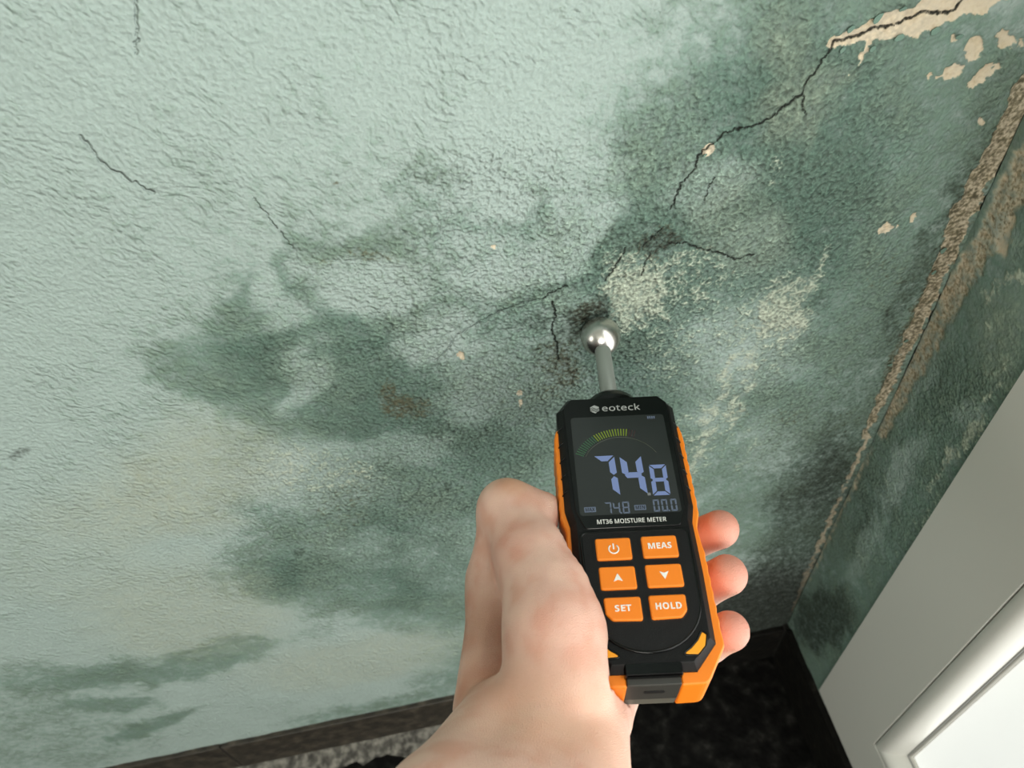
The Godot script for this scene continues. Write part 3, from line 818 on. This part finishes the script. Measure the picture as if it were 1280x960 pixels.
func build_window(called: String, at: Vector3, turn: float, wide: float, label: String) -> void:
	# the room's windows, out of the picture
	var g := group(called, label, "window", "structure")
	g.position = at
	g.rotation.y = turn
	put("pane", block(Vector3(-0.02, 0.05, 0.05), Vector3(0.012, 1.25, wide - 0.05), 0.001), M["frosted glass"], g)
	for r in [[0.0, 0.06], [1.24, 1.3]]:
		put("rail", block(Vector3(-0.02, r[0], 0.0), Vector3(0.04, r[1], wide)), M["white frame"], g)
	for r in [0.0, wide - 0.06]:
		put("stile", block(Vector3(-0.02, 0.0, r), Vector3(0.042, 1.3, r + 0.06)), M["white frame"], g)

# ---------------------------------------------------------------- the moisture meter (its own axes: x right, y to the tip, z out of the face; mm)
const SEGMENTS := {"0": "abcdef", "4": "bcfg", "7": "abc", "8": "abcdefg"}

func digit(ch: String, x: float, y: float, w: float, h: float, t: float, slant: float, z: float, parent: Node, m: Material) -> void:
	var holder: Node = put("digit", null, null, parent)
	var st := SurfaceTool.new()
	st.begin(Mesh.PRIMITIVE_TRIANGLES)
	st.set_smooth_group(-1)
	var g := t * 0.13   # the gap between bars
	var k := h / 2.0
	var bars := {
		"a": [[g, h], [w - g, h], [w - t - g, h - t], [t + g, h - t]],
		"d": [[g, 0], [w - g, 0], [w - t - g, t], [t + g, t]],
		"g": [[g * 2 + t * 0.1, k], [t * 0.55 + g, k + t * 0.5], [w - t * 0.55 - g, k + t * 0.5], [w - g * 2 - t * 0.1, k], [w - t * 0.55 - g, k - t * 0.5], [t * 0.55 + g, k - t * 0.5]],
		"f": [[0, h - g * 2], [t, h - t - g * 2], [t, k + t * 0.5 + g], [t * 0.5, k + g], [0, k + t * 0.5]],
		"b": [[w, h - g * 2], [w - t, h - t - g * 2], [w - t, k + t * 0.5 + g], [w - t * 0.5, k + g], [w, k + t * 0.5]],
		"e": [[0, g * 2], [t, t + g * 2], [t, k - t * 0.5 - g], [t * 0.5, k - g], [0, k - t * 0.5]],
		"c": [[w, g * 2], [w - t, t + g * 2], [w - t, k - t * 0.5 - g], [w - t * 0.5, k - g], [w, k - t * 0.5]],
	}
	for s in SEGMENTS[ch]:
		var poly := PackedVector2Array()
		for p in bars[s]:
			poly.append(Vector2(x + p[0] + p[1] * slant, y + p[1]))
		st.append_from(prism(poly, [[0.0, z], [0.0, z + 0.08]]), 0, Transform3D())
	var o: MeshInstance3D = holder
	o.mesh = st.commit()
	o.material_override = m

func text_on(s: String, x: float, y: float, wide: float, high: float, z: float, m: Material, parent: Node, called := "lettering", bold := true) -> void:
	var mesh := lettering(s, high, bold)
	var o := put(called, mesh, m, parent)
	var size := mesh.get_aabb().size
	o.scale = Vector3(wide * 0.001 / size.x, high * 0.001 / size.y, 1)
	o.position = Vector3(x, y, z) * 0.001 - (mesh.get_aabb().get_center() * o.scale) * Vector3(1, 1, 0)

func meter_pose() -> Transform3D:
	return Transform3D(Basis(Vector3(0.98823561, -0.03845995, 0.14802437), Vector3(0.14868027, 0.0147778, -0.9887749), Vector3(0.03584076, 0.99915086, 0.02032219)).orthonormalized(), Vector3(0.07217673, 0.66976877, 0.11763529))

func build_meter() -> void:
	var t := group("moisture_meter", "black and orange handheld moisture meter with lit screen and steel ball on its tip", "moisture meter")
	t.transform = meter_pose()
	# black body, chamfered all round
	var outline := [[-25.5, 47.2, 0], [25.5, 47.2, 0], [32.2, 38.5, 0], [32.2, -24, 0], [30.2, -33, 0], [30.4, -60, 0], [29.6, -93.5, 0], [19.2, -105.5, 0], [-19.2, -105.5, 0], [-29.6, -93.5, 0], [-30.4, -60, 0], [-30.2, -33, 0], [-32.2, -24, 0], [-32.2, 38.5, 0]]
	var shell := rounded(outline, 3)
	put("body", prism(shell, [[2.0, -29.5], [0.4, -27.5], [0.0, -5.0], [0.3, -3.8], [2.9, -0.4], [3.3, 0.0]]), M["black shell"], t)
	# orange rubber bumper: two long sides that wrap the bottom corners
	for s in [-1, 1]:
		var pts := [[29.0, 27.0, 0], [33.2, 28.0, 2], [34.4, 22.0, 2]]
		for k in 6:
			var y := 15.0 - k * 7.0
			pts.append([34.8, y, 3])
			pts.append([34.4, y - 3.0, 3])
		pts.append_array([[34.5, -27.0, 3], [32.2, -35.0, 3], [32.8, -45.0, 3]])
		for k in 6:
			var y := -49.0 - k * 6.8
			pts.append([33.5, y, 3])
			pts.append([33.1, y - 3.0, 3])
		pts.append_array([[33.6, -94.0, 5], [23.5, -110.3, 5], [11.6, -110.6, 1.2], [11.6, -101.5, 0], [18.0, -101.0, 0], [27.5, -90.5, 0], [27.4, -60, 0], [27.0, -34, 0], [29.0, -24, 0], [28.8, 10, 0]])
		var poly := PackedVector2Array()
		for p in rounded(pts, 3):
			poly.append(Vector2(p.x * s, p.y))
		put("bumper", prism(poly, [[0.9, -30.2], [0.3, -29.6], [0.0, -28.4], [0.0, -6.2], [0.25, -5.1], [0.8, -4.5]]), M["orange rubber"], t)
	# grip notches on the black sides by the screen
	for s in [-1, 1]:
		for k in 5:
			var y := 27.0 - k * 10.0
			put("grip_rib", tube(PackedVector3Array([Vector3(s * 29.2, y, -0.9), Vector3(s * 31.0, y - 0.4, -2.6), Vector3(s * 32.3, y - 1.4, -4.6), Vector3(s * 32.3, y - 2.2, -7.0)]), 0.42, 6), M["black gloss"], t)
	# front glass with the display below it
	var glass := rounded([[-23.8, 44.2, 1], [23.8, 44.2, 1], [28.0, 39.5, 1], [28.0, 20, 0], [27.0, -26.0, 1], [25.0, -31.5, 1.5], [23.0, -36.4, 2], [-23.0, -36.4, 2], [-25.0, -31.5, 1.5], [-27.0, -26.0, 1], [-28.0, 20, 0], [-28.0, 39.5, 1]], 3)
	put("screen_bezel", prism(glass, [[0.0, -0.4], [0.0, 0.25], [0.2, 0.5]]), M["black gloss"], t)
	var lcd := put("display", prism(rect(-25.0, -29.2, 25.0, 31.4, 2.0), [[0.0, 0.3], [0.0, 0.58]]), M["lcd glass"], t, "lit grey display")
	var z := 0.6
	digit("7", -14.5, -18.9, 10.6, 24.6, 3.3, -0.02, z, lcd, M["lcd blue"])
	digit("4", -1.2, -18.9, 11.0, 24.2, 3.3, -0.02, z, lcd, M["lcd blue"])
	digit("8", 12.3, -19.4, 8.6, 18.2, 2.2, 0.02, z, lcd, M["lcd blue"])
	put("decimal_point", prism(rect(9.6, -19.2, 11.2, -17.7), [[0.0, z], [0.0, z + 0.08]]), M["lcd dot"], lcd)
	var sx := -12.6
	for c in ["7", "4", "8"]:
		digit(c, sx, -28.8, 3.4, 6.6, 0.72, 0.02, z, lcd, M["lcd grey"])
		sx += 4.2 if c == "7" else 4.6
	put("decimal_point", prism(rect(-5.0, -28.8, -4.3, -28.1), [[0.0, z], [0.0, z + 0.08]]), M["lcd grey"], lcd)
	sx = 11.4
	for k in 3:
		digit("0", sx, -28.6, 3.0, 6.8, 0.8, 0.02, z, lcd, M["lcd grey"])
		sx += 4.05 if k == 0 else 4.6
	put("decimal_point", prism(rect(18.6, -28.6, 19.3, -27.9), [[0.0, z], [0.0, z + 0.08]]), M["lcd grey"], lcd)
	for b in [["MAX", -22.6, -16.9], ["MIN", 2.1, 7.8]]:
		put("legend_box", prism(rect(b[1], -27.3, b[2], -24.4, 0.3), [[0.0, z], [0.0, z + 0.06]]), M["lcd grey"], lcd)
		text_on(b[0], (b[1] + b[2]) * 0.5, -25.85, 4.6, 2.0, z + 0.1, M["lcd ink"], lcd, "legend")
	# gauge: a fan of ticks over a thin arc
	for k in 26:
		var a := deg_to_rad(153.5 - k * 3.35)
		var m := "lcd green" if k < 10 else ("lcd yellow" if k < 23 else "lcd red")
		var c := Vector2(cos(a), sin(a))
		var n := Vector2(-c.y, c.x) * 0.27
		var o := Vector2(-0.5, -3.6)
		put("gauge_tick", prism(PackedVector2Array([o + c * 21.8 - n, o + c * 26.3 - n * 1.15, o + c * 26.3 + n * 1.15, o + c * 21.8 + n]), [[0.0, z], [0.0, z + 0.06]]), M[m], lcd)
	var arc := PackedVector3Array()
	for k in 33:
		var a := deg_to_rad(lerpf(153.0, 29.0, k / 32.0))
		arc.append(Vector3(-0.5 + cos(a) * 20.8, -3.6 + sin(a) * 20.8, z))
	put("gauge_arc", tube(arc, 0.17, 5), M["lcd line"], lcd)
	for k in 4:
		put("battery_bar", prism(PackedVector2Array([Vector2(16.2 + k * 1.1, 28.6), Vector2(16.9 + k * 1.1, 28.6), Vector2(17.0 + k * 1.1, 30.2), Vector2(16.3 + k * 1.1, 30.2)]), [[0.0, z], [0.0, z + 0.06]]), M["lcd grey"], lcd)
	put("battery_outline", tube(PackedVector3Array([Vector3(15.7, 28.2, z), Vector3(20.9, 28.2, z), Vector3(20.9, 30.6, z), Vector3(15.7, 30.6, z)]), 0.12, 5, true), M["lcd ink"], lcd)
	# maker's mark and name above the display
	var hexagon := PackedVector2Array()
	for k in 6:
		hexagon.append(Vector2(-11.3, 36.7) + Vector2(cos(PI / 6 + k * PI / 3), sin(PI / 6 + k * PI / 3)) * 2.75)
	var emblem := put("emblem", prism(hexagon, [[0.0, 0.45], [0.0, 0.6]]), M["grey print"], t)
	for k in 3:
		var a := Vector2(-13.6, 37.2 - k * 0.95)
		put("emblem_stripe", prism(PackedVector2Array([a, a + Vector2(1.1, 0.75), a + Vector2(3.4, -0.5), a + Vector2(4.7, 0.3), a + Vector2(4.7, -0.05), a + Vector2(3.4, -0.9), a + Vector2(1.1, 0.35), a + Vector2(0, -0.4)]), [[0.0, 0.58], [0.0, 0.66]]), M["black gloss"], emblem)
	text_on("eoteck", 3.0, 37.2, 20.6, 4.3, 0.55, M["grey print"], t, "lettering", false)
	text_on("MT36 MOISTURE METER", -0.2, -32.9, 33.6, 2.4, 0.55, M["white print"], t, "lettering", false)
	# keypad: a raised pad with an oval foot inside a glossy rim
	var pad := PackedVector2Array()
	for p in rounded([[-25.2, -72.0, 0], [-25.6, -38.6, 3.2], [25.6, -38.6, 3.2], [25.2, -72.0, 0]], 5):
		pad.append(p)
	for k in range(1, 24):
		var a := PI * k / 24.0
		pad.append(Vector2(cos(a) * 25.2, -72.0 - pow(sin(a), 0.9) * 25.6))
	put("keypad", prism(pad, [[0.0, -0.3], [0.0, 0.35], [0.5, 0.7]]), M["keypad black"], t)
	var rim := PackedVector3Array()
	for p in pad:
		if rim.is_empty() or Vector2(rim[-1].x, rim[-1].y).distance_to(p) > 0.4:
			rim.append(Vector3(p.x, p.y, 0.15))
	put("keypad_rim", tube(rim, 0.75, 8, true), M["black gloss"], t)
	var keys := [["power", -10.85, -48.3], ["MEAS", 11.0, -48.1], ["up", -10.6, -63.1], ["down", 10.9, -62.9], ["SET", -10.0, -78.2], ["HOLD", 10.4, -78.0]]
	for b in keys:
		var x: float = b[1]
		var y: float = b[2]
		var w := 8.35
		var h := 5.65
		var lo := 1.3
		var cs := [[x - w, y - h, lo], [x + w, y - h, lo], [x + w, y + h, lo], [x - w, y + h, lo]]
		if b[0] == "SET":
			cs = [[x - w + 3.0, y - h + 0.4, 2.6], [x + w, y - h, lo], [x + w, y + h, lo], [x - w, y + h, lo], [x - w + 0.3, y - 2.0, 2.0]]
		if b[0] == "HOLD":
			cs = [[x - w, y - h, lo], [x + w - 3.0, y - h + 0.4, 2.6], [x + w - 0.3, y - 2.0, 2.0], [x + w, y + h, lo], [x - w, y + h, lo]]
		var poly := rounded(cs, 5)
		put("key_gap", prism(inset(poly, -0.75), [[0.0, 0.5], [0.0, 0.74]]), M["socket black"], t)
		var key := put("key", prism(poly, [[0.0, 0.5], [0.0, 1.5], [0.2, 1.85], [0.5, 2.05], [0.75, 2.1]]), M["orange key"], t, "orange %s key" % b[0])
		match b[0]:
			"power":
				var ring := PackedVector3Array()
				for k in 17:
					var a := deg_to_rad(128.0 + k * 284.0 / 16.0)
					ring.append(Vector3(x + cos(a) * 2.3, y - 0.2 + sin(a) * 2.3, 2.1))
				put("power_symbol", tube(ring, 0.34, 6), M["white print"], key)
				put("power_symbol", prism(rect(x - 0.34, y - 0.4, x + 0.34, y + 2.6), [[0.0, 2.0], [0.0, 2.25]]), M["white print"], key)
			"up":
				put("arrow", prism(PackedVector2Array([Vector2(x - 2.1, y - 1.9), Vector2(x, y - 1.1), Vector2(x + 2.1, y - 1.9), Vector2(x, y + 2.0)]), [[0.0, 2.0], [0.0, 2.25]]), M["white print"], key)
			"down":
				put("arrow", prism(PackedVector2Array([Vector2(x - 2.1, y + 1.9), Vector2(x, y + 1.1), Vector2(x + 2.1, y + 1.9), Vector2(x, y - 2.0)]), [[0.0, 2.0], [0.0, 2.25]]), M["white print"], key)
			_:
				text_on(b[0], x, y + 0.3, {"MEAS": 11.0, "SET": 7.4, "HOLD": 11.6}[b[0]], 3.1, 2.15, M["white print"], key)
	# amber inserts beside the foot of the keypad
	for s in [-1, 1]:
		var poly := PackedVector2Array()
		for p in rounded([[23.4, -89.6, 0.6], [24.9, -91.0, 0.6], [23.6, -95.6, 0.4], [20.0, -99.3, 0.5], [13.8, -99.0, 0.6], [17.6, -96.6, 3], [21.0, -93.3, 3]], 4):
			poly.append(Vector2(p.x * s, p.y))
		put("amber_insert", prism(poly, [[0.0, -0.2], [0.0, 0.3], [0.15, 0.45]]), M["amber insert"], t)
		var edge := PackedVector3Array()
		for p in inset(poly, -0.5):
			edge.append(Vector3(p.x, p.y, 0.0))
		put("insert_rim", tube(edge, 0.5, 6, true), M["black gloss"], t)
	# foot: a glossy bar over the charging port
	put("foot_bar", prism(rect(-12.6, -107.4, 12.6, -101.6, 1.0), [[0.0, -8.0], [0.0, -1.4], [0.3, -0.4], [0.7, 0.1]]), M["black gloss"], t)
	put("port_block", prism(rect(-11.8, -110.2, 11.8, -100.0, 0.6), [[0.0, -22.0], [0.0, -4.6], [0.4, -4.0]]), M["charcoal port"], t)
	put("port_lip", prism(rect(-11.8, -110.0, 11.8, -100.0, 0.6), [[0.3, -30.0], [0.2, -28.0], [0.0, -22.0]]), M["olive port"], t)
	var slot := put("charging_port", prism(rect(-4.6, -1.4, 4.6, 1.4, 1.3), [[0.0, 0.0], [0.0, 0.5]]), M["socket black"], t)
	slot.transform = Transform3D(Basis(Vector3(1, 0, 0), Vector3(0, 0, 1), Vector3(0, -1, 0)), Vector3(0.6, -110.0, -12.5) * 0.001)
	# neck, stem and ball
	var c := Vector3(0, 0, -0.016)
	var neck := put("neck", lathe([[0, 40, 1], [14.5, 40, 1], [15.5, 48.0, 2], [14.6, 51.0, 2], [12.5, 53.4, 2], [9.5, 55.0, 2], [5.4, 55.6, 2], [0, 55.6, 3]]), M["black gloss"], t)
	neck.position = c
	var stem := put("stem", lathe([[0, 50, 1], [5.0, 50, 1], [4.85, 94.4, 2], [4.5, 95.0, 2], [0, 95.2, 3]]), M["grey stem"], t, "matte grey metal stem")
	stem.position = c
	var ball := SphereMesh.new()
	ball.radius = 0.0124
	ball.height = 0.0248
	ball.radial_segments = 64
	ball.rings = 32
	var b := put("ball_probe", ball, M["steel ball"], t, "polished steel ball touching the wall")
	b.position = c + Vector3(0, 0.1065, 0)

# ---------------------------------------------------------------- the hand: one skin meshed from tapered bones (mm, in the meter's axes)
const CELL := 2.2
const SOFT := 3.2
var lo := Vector3(-166, -346, -75)
var dim := Vector3i(106, 178, 82)

func bone_distance(p: Vector3, a: Vector3, ra: float, b: Vector3, rb: float) -> float:
	var ab := b - a
	var t := clampf((p - a).dot(ab) / maxf(ab.length_squared(), 0.001), 0.0, 1.0)
	return (p - a - ab * t).length() - lerpf(ra, rb, t)

func body_field(p: Vector3, near: Array) -> float:
	var s := 0.0
	for q in near:
		s += exp(-bone_distance(p, q[0], q[1], q[2], q[3]) / SOFT)
	var d := -SOFT * log(maxf(s, 1e-9))
	# the flesh gives way to the meter it holds
	var e := (p - Vector3(0, -31.5, -14.0)).abs() - Vector3(35.1, 79.6, 16.2) + Vector3.ONE * 2.0
	var box := Vector3(maxf(e.x, 0), maxf(e.y, 0), maxf(e.z, 0)).length() + minf(maxf(e.x, maxf(e.y, e.z)), 0.0) - 2.0
	return maxf(d, 0.25 - box)

func skin_tone(p: Vector3, n: Vector3, spots: Array, tint: FastNoiseLite) -> Color:
	var c := Color(0.87, 0.70, 0.63)
	var v := tint.get_noise_3d(p.x, p.y, p.z)
	c = c.lerp(Color(0.9, 0.745, 0.67), clampf(v * 1.4, 0.0, 0.7))
	c = c.lerp(Color(0.82, 0.58, 0.49), clampf(-v * 1.3, 0.0, 0.5))
	for s in spots:
		var d: float = (p - s[0]).length() / s[1]
		c = c.lerp(s[2], s[3] * (1.0 - smoothstep(0.3, 1.0, d)))
	return c.srgb_to_linear()

func build_hand() -> void:
	var bones := []
	for b in HAND_BONES + FOREARM_BONES:
		bones.append([Vector3(b[0], b[1], b[2]), float(b[3]), Vector3(b[4], b[5], b[6]), float(b[7])])
	var nx := dim.x
	var ny := dim.y
	var nz := dim.z
	var total := nx * ny * nz
	var sum := PackedFloat32Array()
	sum.resize(total)
	for b in bones:
		var a: Vector3 = b[0]
		var c: Vector3 = b[2]
		var r := maxf(b[1], b[3]) + 14.0
		var i0 := Vector3i(((a.min(c) - Vector3.ONE * r - lo) / CELL).floor()).clamp(Vector3i.ZERO, dim - Vector3i.ONE)
		var i1 := Vector3i(((a.max(c) + Vector3.ONE * r - lo) / CELL).ceil()).clamp(Vector3i.ZERO, dim - Vector3i.ONE)
		for z in range(i0.z, i1.z + 1):
			for y in range(i0.y, i1.y + 1):
				var at := (z * ny + y) * nx
				for x in range(i0.x, i1.x + 1):
					var d := bone_distance(lo + Vector3(x, y, z) * CELL, a, b[1], c, b[3])
					if d < 14.0:
						sum[at + x] += exp(-d / SOFT)
	var f := PackedFloat32Array()
	f.resize(total)
	for z in nz:
		for y in ny:
			var at := (z * ny + y) * nx
			for x in nx:
				var s := sum[at + x]
				if s < 0.02:
					f[at + x] = 12.0
					continue
				var d := -SOFT * log(s)
				var p := lo + Vector3(x, y, z) * CELL
				var e := (p - Vector3(0, -31.5, -14.0)).abs() - Vector3(35.1, 79.6, 16.2) + Vector3.ONE * 2.0
				var box := Vector3(maxf(e.x, 0), maxf(e.y, 0), maxf(e.z, 0)).length() + minf(maxf(e.x, maxf(e.y, e.z)), 0.0) - 2.0
				f[at + x] = maxf(d, 0.25 - box)
	# surface nets
	var vert := PackedInt32Array()
	vert.resize(total)
	vert.fill(-1)
	var pos := PackedVector3Array()
	var step := [0, 1, nx, nx + 1, nx * ny, nx * ny + 1, nx * ny + nx, nx * ny + nx + 1]
	var pairs := [[0, 1], [2, 3], [4, 5], [6, 7], [0, 2], [1, 3], [4, 6], [5, 7], [0, 4], [1, 5], [2, 6], [3, 7]]
	for z in nz - 1:
		for y in ny - 1:
			var at := (z * ny + y) * nx
			for x in nx - 1:
				var i := at + x
				var first := f[i] < 0.0
				if f[i] > 7.0 or f[i] < -7.0:
					continue
				var mixed := false
				for k in range(1, 8):
					if (f[i + step[k]] < 0.0) != first:
						mixed = true
						break
				if not mixed:
					continue
				var p := Vector3.ZERO
				var n := 0
				for q in pairs:
					var fa := f[i + step[q[0]]]
					var fb := f[i + step[q[1]]]
					if (fa < 0.0) != (fb < 0.0):
						var t := fa / (fa - fb)
						var ca := Vector3(q[0] & 1, (q[0] >> 1) & 1, q[0] >> 2)
						var cb := Vector3(q[1] & 1, (q[1] >> 1) & 1, q[1] >> 2)
						p += ca.lerp(cb, t)
						n += 1
				vert[i] = pos.size()
				pos.append(lo + (Vector3(x, y, z) + p / n) * CELL)
	var idx := PackedInt32Array()
	var axes := [1, nx, nx * ny]
	for z in range(1, nz - 1):
		for y in range(1, ny - 1):
			var at := (z * ny + y) * nx
			for x in range(1, nx - 1):
				var i := at + x
				var inside := f[i] < 0.0
				if absf(f[i]) > 7.0:
					continue
				for k in 3:
					if (f[i + axes[k]] < 0.0) == inside:
						continue
					var u: int = axes[(k + 1) % 3]
					var v: int = axes[(k + 2) % 3]
					var q := [vert[i], vert[i - u], vert[i - u - v], vert[i - v]]
					if q.min() < 0:
						continue
					if inside:
						idx.append_array([q[0], q[2], q[1], q[0], q[3], q[2]])
					else:
						idx.append_array([q[0], q[1], q[2], q[0], q[2], q[3]])
	var tint := FastNoiseLite.new()
	tint.frequency = 0.06
	tint.seed = 6
	tint.fractal_octaves = 3
	var spots := []
	for s in SKIN_SPOTS:
		spots.append([Vector3(s[0], s[1], s[2]), float(s[3]), Color(s[4], s[5], s[6]), float(s[7])])
	var nor := PackedVector3Array()
	var col := PackedColorArray()
	for i in pos.size():
		var p := pos[i]
		var near := []
		for b in bones:
			if bone_distance(p, b[0], b[1], b[2], b[3]) < 14.0:
				near.append(b)
		var e := 0.6
		# two small steps down the field bring each corner onto the true surface
		var g := Vector3(body_field(p + Vector3(e, 0, 0), near) - body_field(p - Vector3(e, 0, 0), near), body_field(p + Vector3(0, e, 0), near) - body_field(p - Vector3(0, e, 0), near), body_field(p + Vector3(0, 0, e), near) - body_field(p - Vector3(0, 0, e), near))
		var n := g.normalized()
		pos[i] = p - n * clampf(body_field(p, near), -1.0, 1.0)
		nor.append(n)
		col.append(skin_tone(p, n, spots, tint))
	var pose := meter_pose()
	for i in pos.size():
		pos[i] = pose * (pos[i] * 0.001)
		nor[i] = pose.basis * nor[i]
	var arr := []
	arr.resize(Mesh.ARRAY_MAX)
	arr[Mesh.ARRAY_VERTEX] = pos
	arr[Mesh.ARRAY_NORMAL] = nor
	arr[Mesh.ARRAY_COLOR] = col
	arr[Mesh.ARRAY_INDEX] = idx
	var mesh := ArrayMesh.new()
	mesh.add_surface_from_arrays(Mesh.PRIMITIVE_TRIANGLES, arr)
	var o := put("person", mesh, M["skin"], self, "bare left hand and forearm gripping the meter, thumb along its left side")
	o.set_meta("category", "person")
	# finger nails on the far side of the three fingertips
	for s in NAILS:
		var st := SurfaceTool.new()
		st.begin(Mesh.PRIMITIVE_TRIANGLES)
		st.set_smooth_group(1)
		var c := Vector3(s[0], s[1], s[2])
		var along := Vector3(s[3], s[4], s[5]).normalized()
		var up := Vector3(s[6], s[7], s[8])
		up = (up - along * up.dot(along)).normalized()
		var side := along.cross(up)
		var r: float = s[9]
		var g := []
		for j in 7:
			var rowp := []
			for k in 9:
				var a := (k / 8.0 - 0.5) * 1.7
				var l := (j / 6.0 - 0.5) * 9.5
				var shrink := 1.0 - 0.12 * pow(absf(j / 6.0 - 0.4) * 1.6, 2)
				rowp.append(pose * ((c + along * l + (up * cos(a) + side * sin(a) * shrink) * r - up * pow(maxf(j / 6.0 - 0.45, 0.0), 2) * 3.5) * 0.001))
			g.append(rowp)
		for j in 6:
			for k in 8:
				quad(st, g[j][k], g[j + 1][k], g[j + 1][k + 1], g[j][k + 1], pose.basis * up)
		st.generate_normals()
		put("fingernail", st.commit(), M["nail"], o)
	var mole := SphereMesh.new()
	mole.radius = 0.0007
	mole.height = 0.0008
	mole.radial_segments = 12
	mole.rings = 6
	var mo := put("mole", mole, M["mole brown"], o)
	mo.position = pose * (MOLE * 0.001)

func _ready() -> void:
	rng.seed = 7
	# camera
	var cam := Camera3D.new()
	cam.name = "camera"
	cam.fov = rad_to_deg(2.0 * atan(480.0 / 961.0))
	cam.near = 0.01
	cam.transform = Transform3D(Basis(Vector3(0.9813945, -0.07612842, 0.17626487), Vector3(0.18272826, 0.65219292, -0.73570019), Vector3(-0.05895101, 0.7542207, 0.65396936)).orthonormalized(), EYE)
	var optics := CameraAttributesPhysical.new()
	optics.frustum_focal_length = 12.0 * 961.0 / 480.0
	optics.frustum_near = 0.01
	optics.frustum_far = 50.0
	optics.frustum_focus_distance = 0.41
	optics.exposure_aperture = 11.0
	cam.attributes = optics
	add_child(cam)
	# surroundings
	var we := WorldEnvironment.new()
	we.name = "surroundings"
	var env := Environment.new()
	env.background_mode = Environment.BG_COLOR
	env.background_color = Color(0.75, 0.8, 0.85)
	env.tonemap_mode = Environment.TONE_MAPPER_LINEAR
	env.tonemap_exposure = 0.43
	env.sdfgi_enabled = true
	env.ssao_enabled = true
	env.ssil_enabled = true
	we.environment = env
	add_child(we)
	# daylight through the frosted door glass on the right
	var door_light := AreaLight3D.new()
	door_light.name = "door_daylight"
	door_light.area_size = Vector2(0.68, 1.7)
	door_light.light_color = Color(1.0, 1.0, 0.99)
	door_light.light_energy = 1.75
	door_light.shadow_enabled = true
	door_light.position = Vector3(CORNER_X + 0.018, 1.09, 0.53)
	door_light.rotation = Vector3(0, PI / 2, 0)
	add_child(door_light)
	# daylight through the window behind the photographer
	var window_light := AreaLight3D.new()
	window_light.name = "window_daylight"
	window_light.area_size = Vector2(1.25, 1.15)
	window_light.light_color = Color(1.0, 0.985, 0.95)
	window_light.light_energy = 11.5
	window_light.shadow_enabled = true
	window_light.position = Vector3(-0.55, 1.75, 3.04)
	add_child(window_light)
	# a smaller window in the left wall
	var side_light := AreaLight3D.new()
	side_light.name = "side_window_daylight"
	side_light.area_size = Vector2(0.8, 1.15)
	side_light.light_color = Color(1.0, 0.99, 0.96)
	side_light.light_energy = 1.8
	side_light.shadow_enabled = true
	side_light.position = Vector3(-2.54, 1.45, 0.85)
	side_light.rotation = Vector3(0, -PI / 2, 0)
	add_child(side_light)
	make_materials()
	build_walls()
	build_skirting()
	build_door()
	build_window("window_1", Vector3(-1.25, 1.1, 3.1), PI / 2, 1.4, "bright white framed window in the wall opposite the mouldy wall")
	build_window("window_2", Vector3(-2.6, 0.8, 0.4), 0.0, 0.9, "narrow bright white framed window in the left wall of the room")
	build_meter()
	build_hand()
	build_paint_chips()
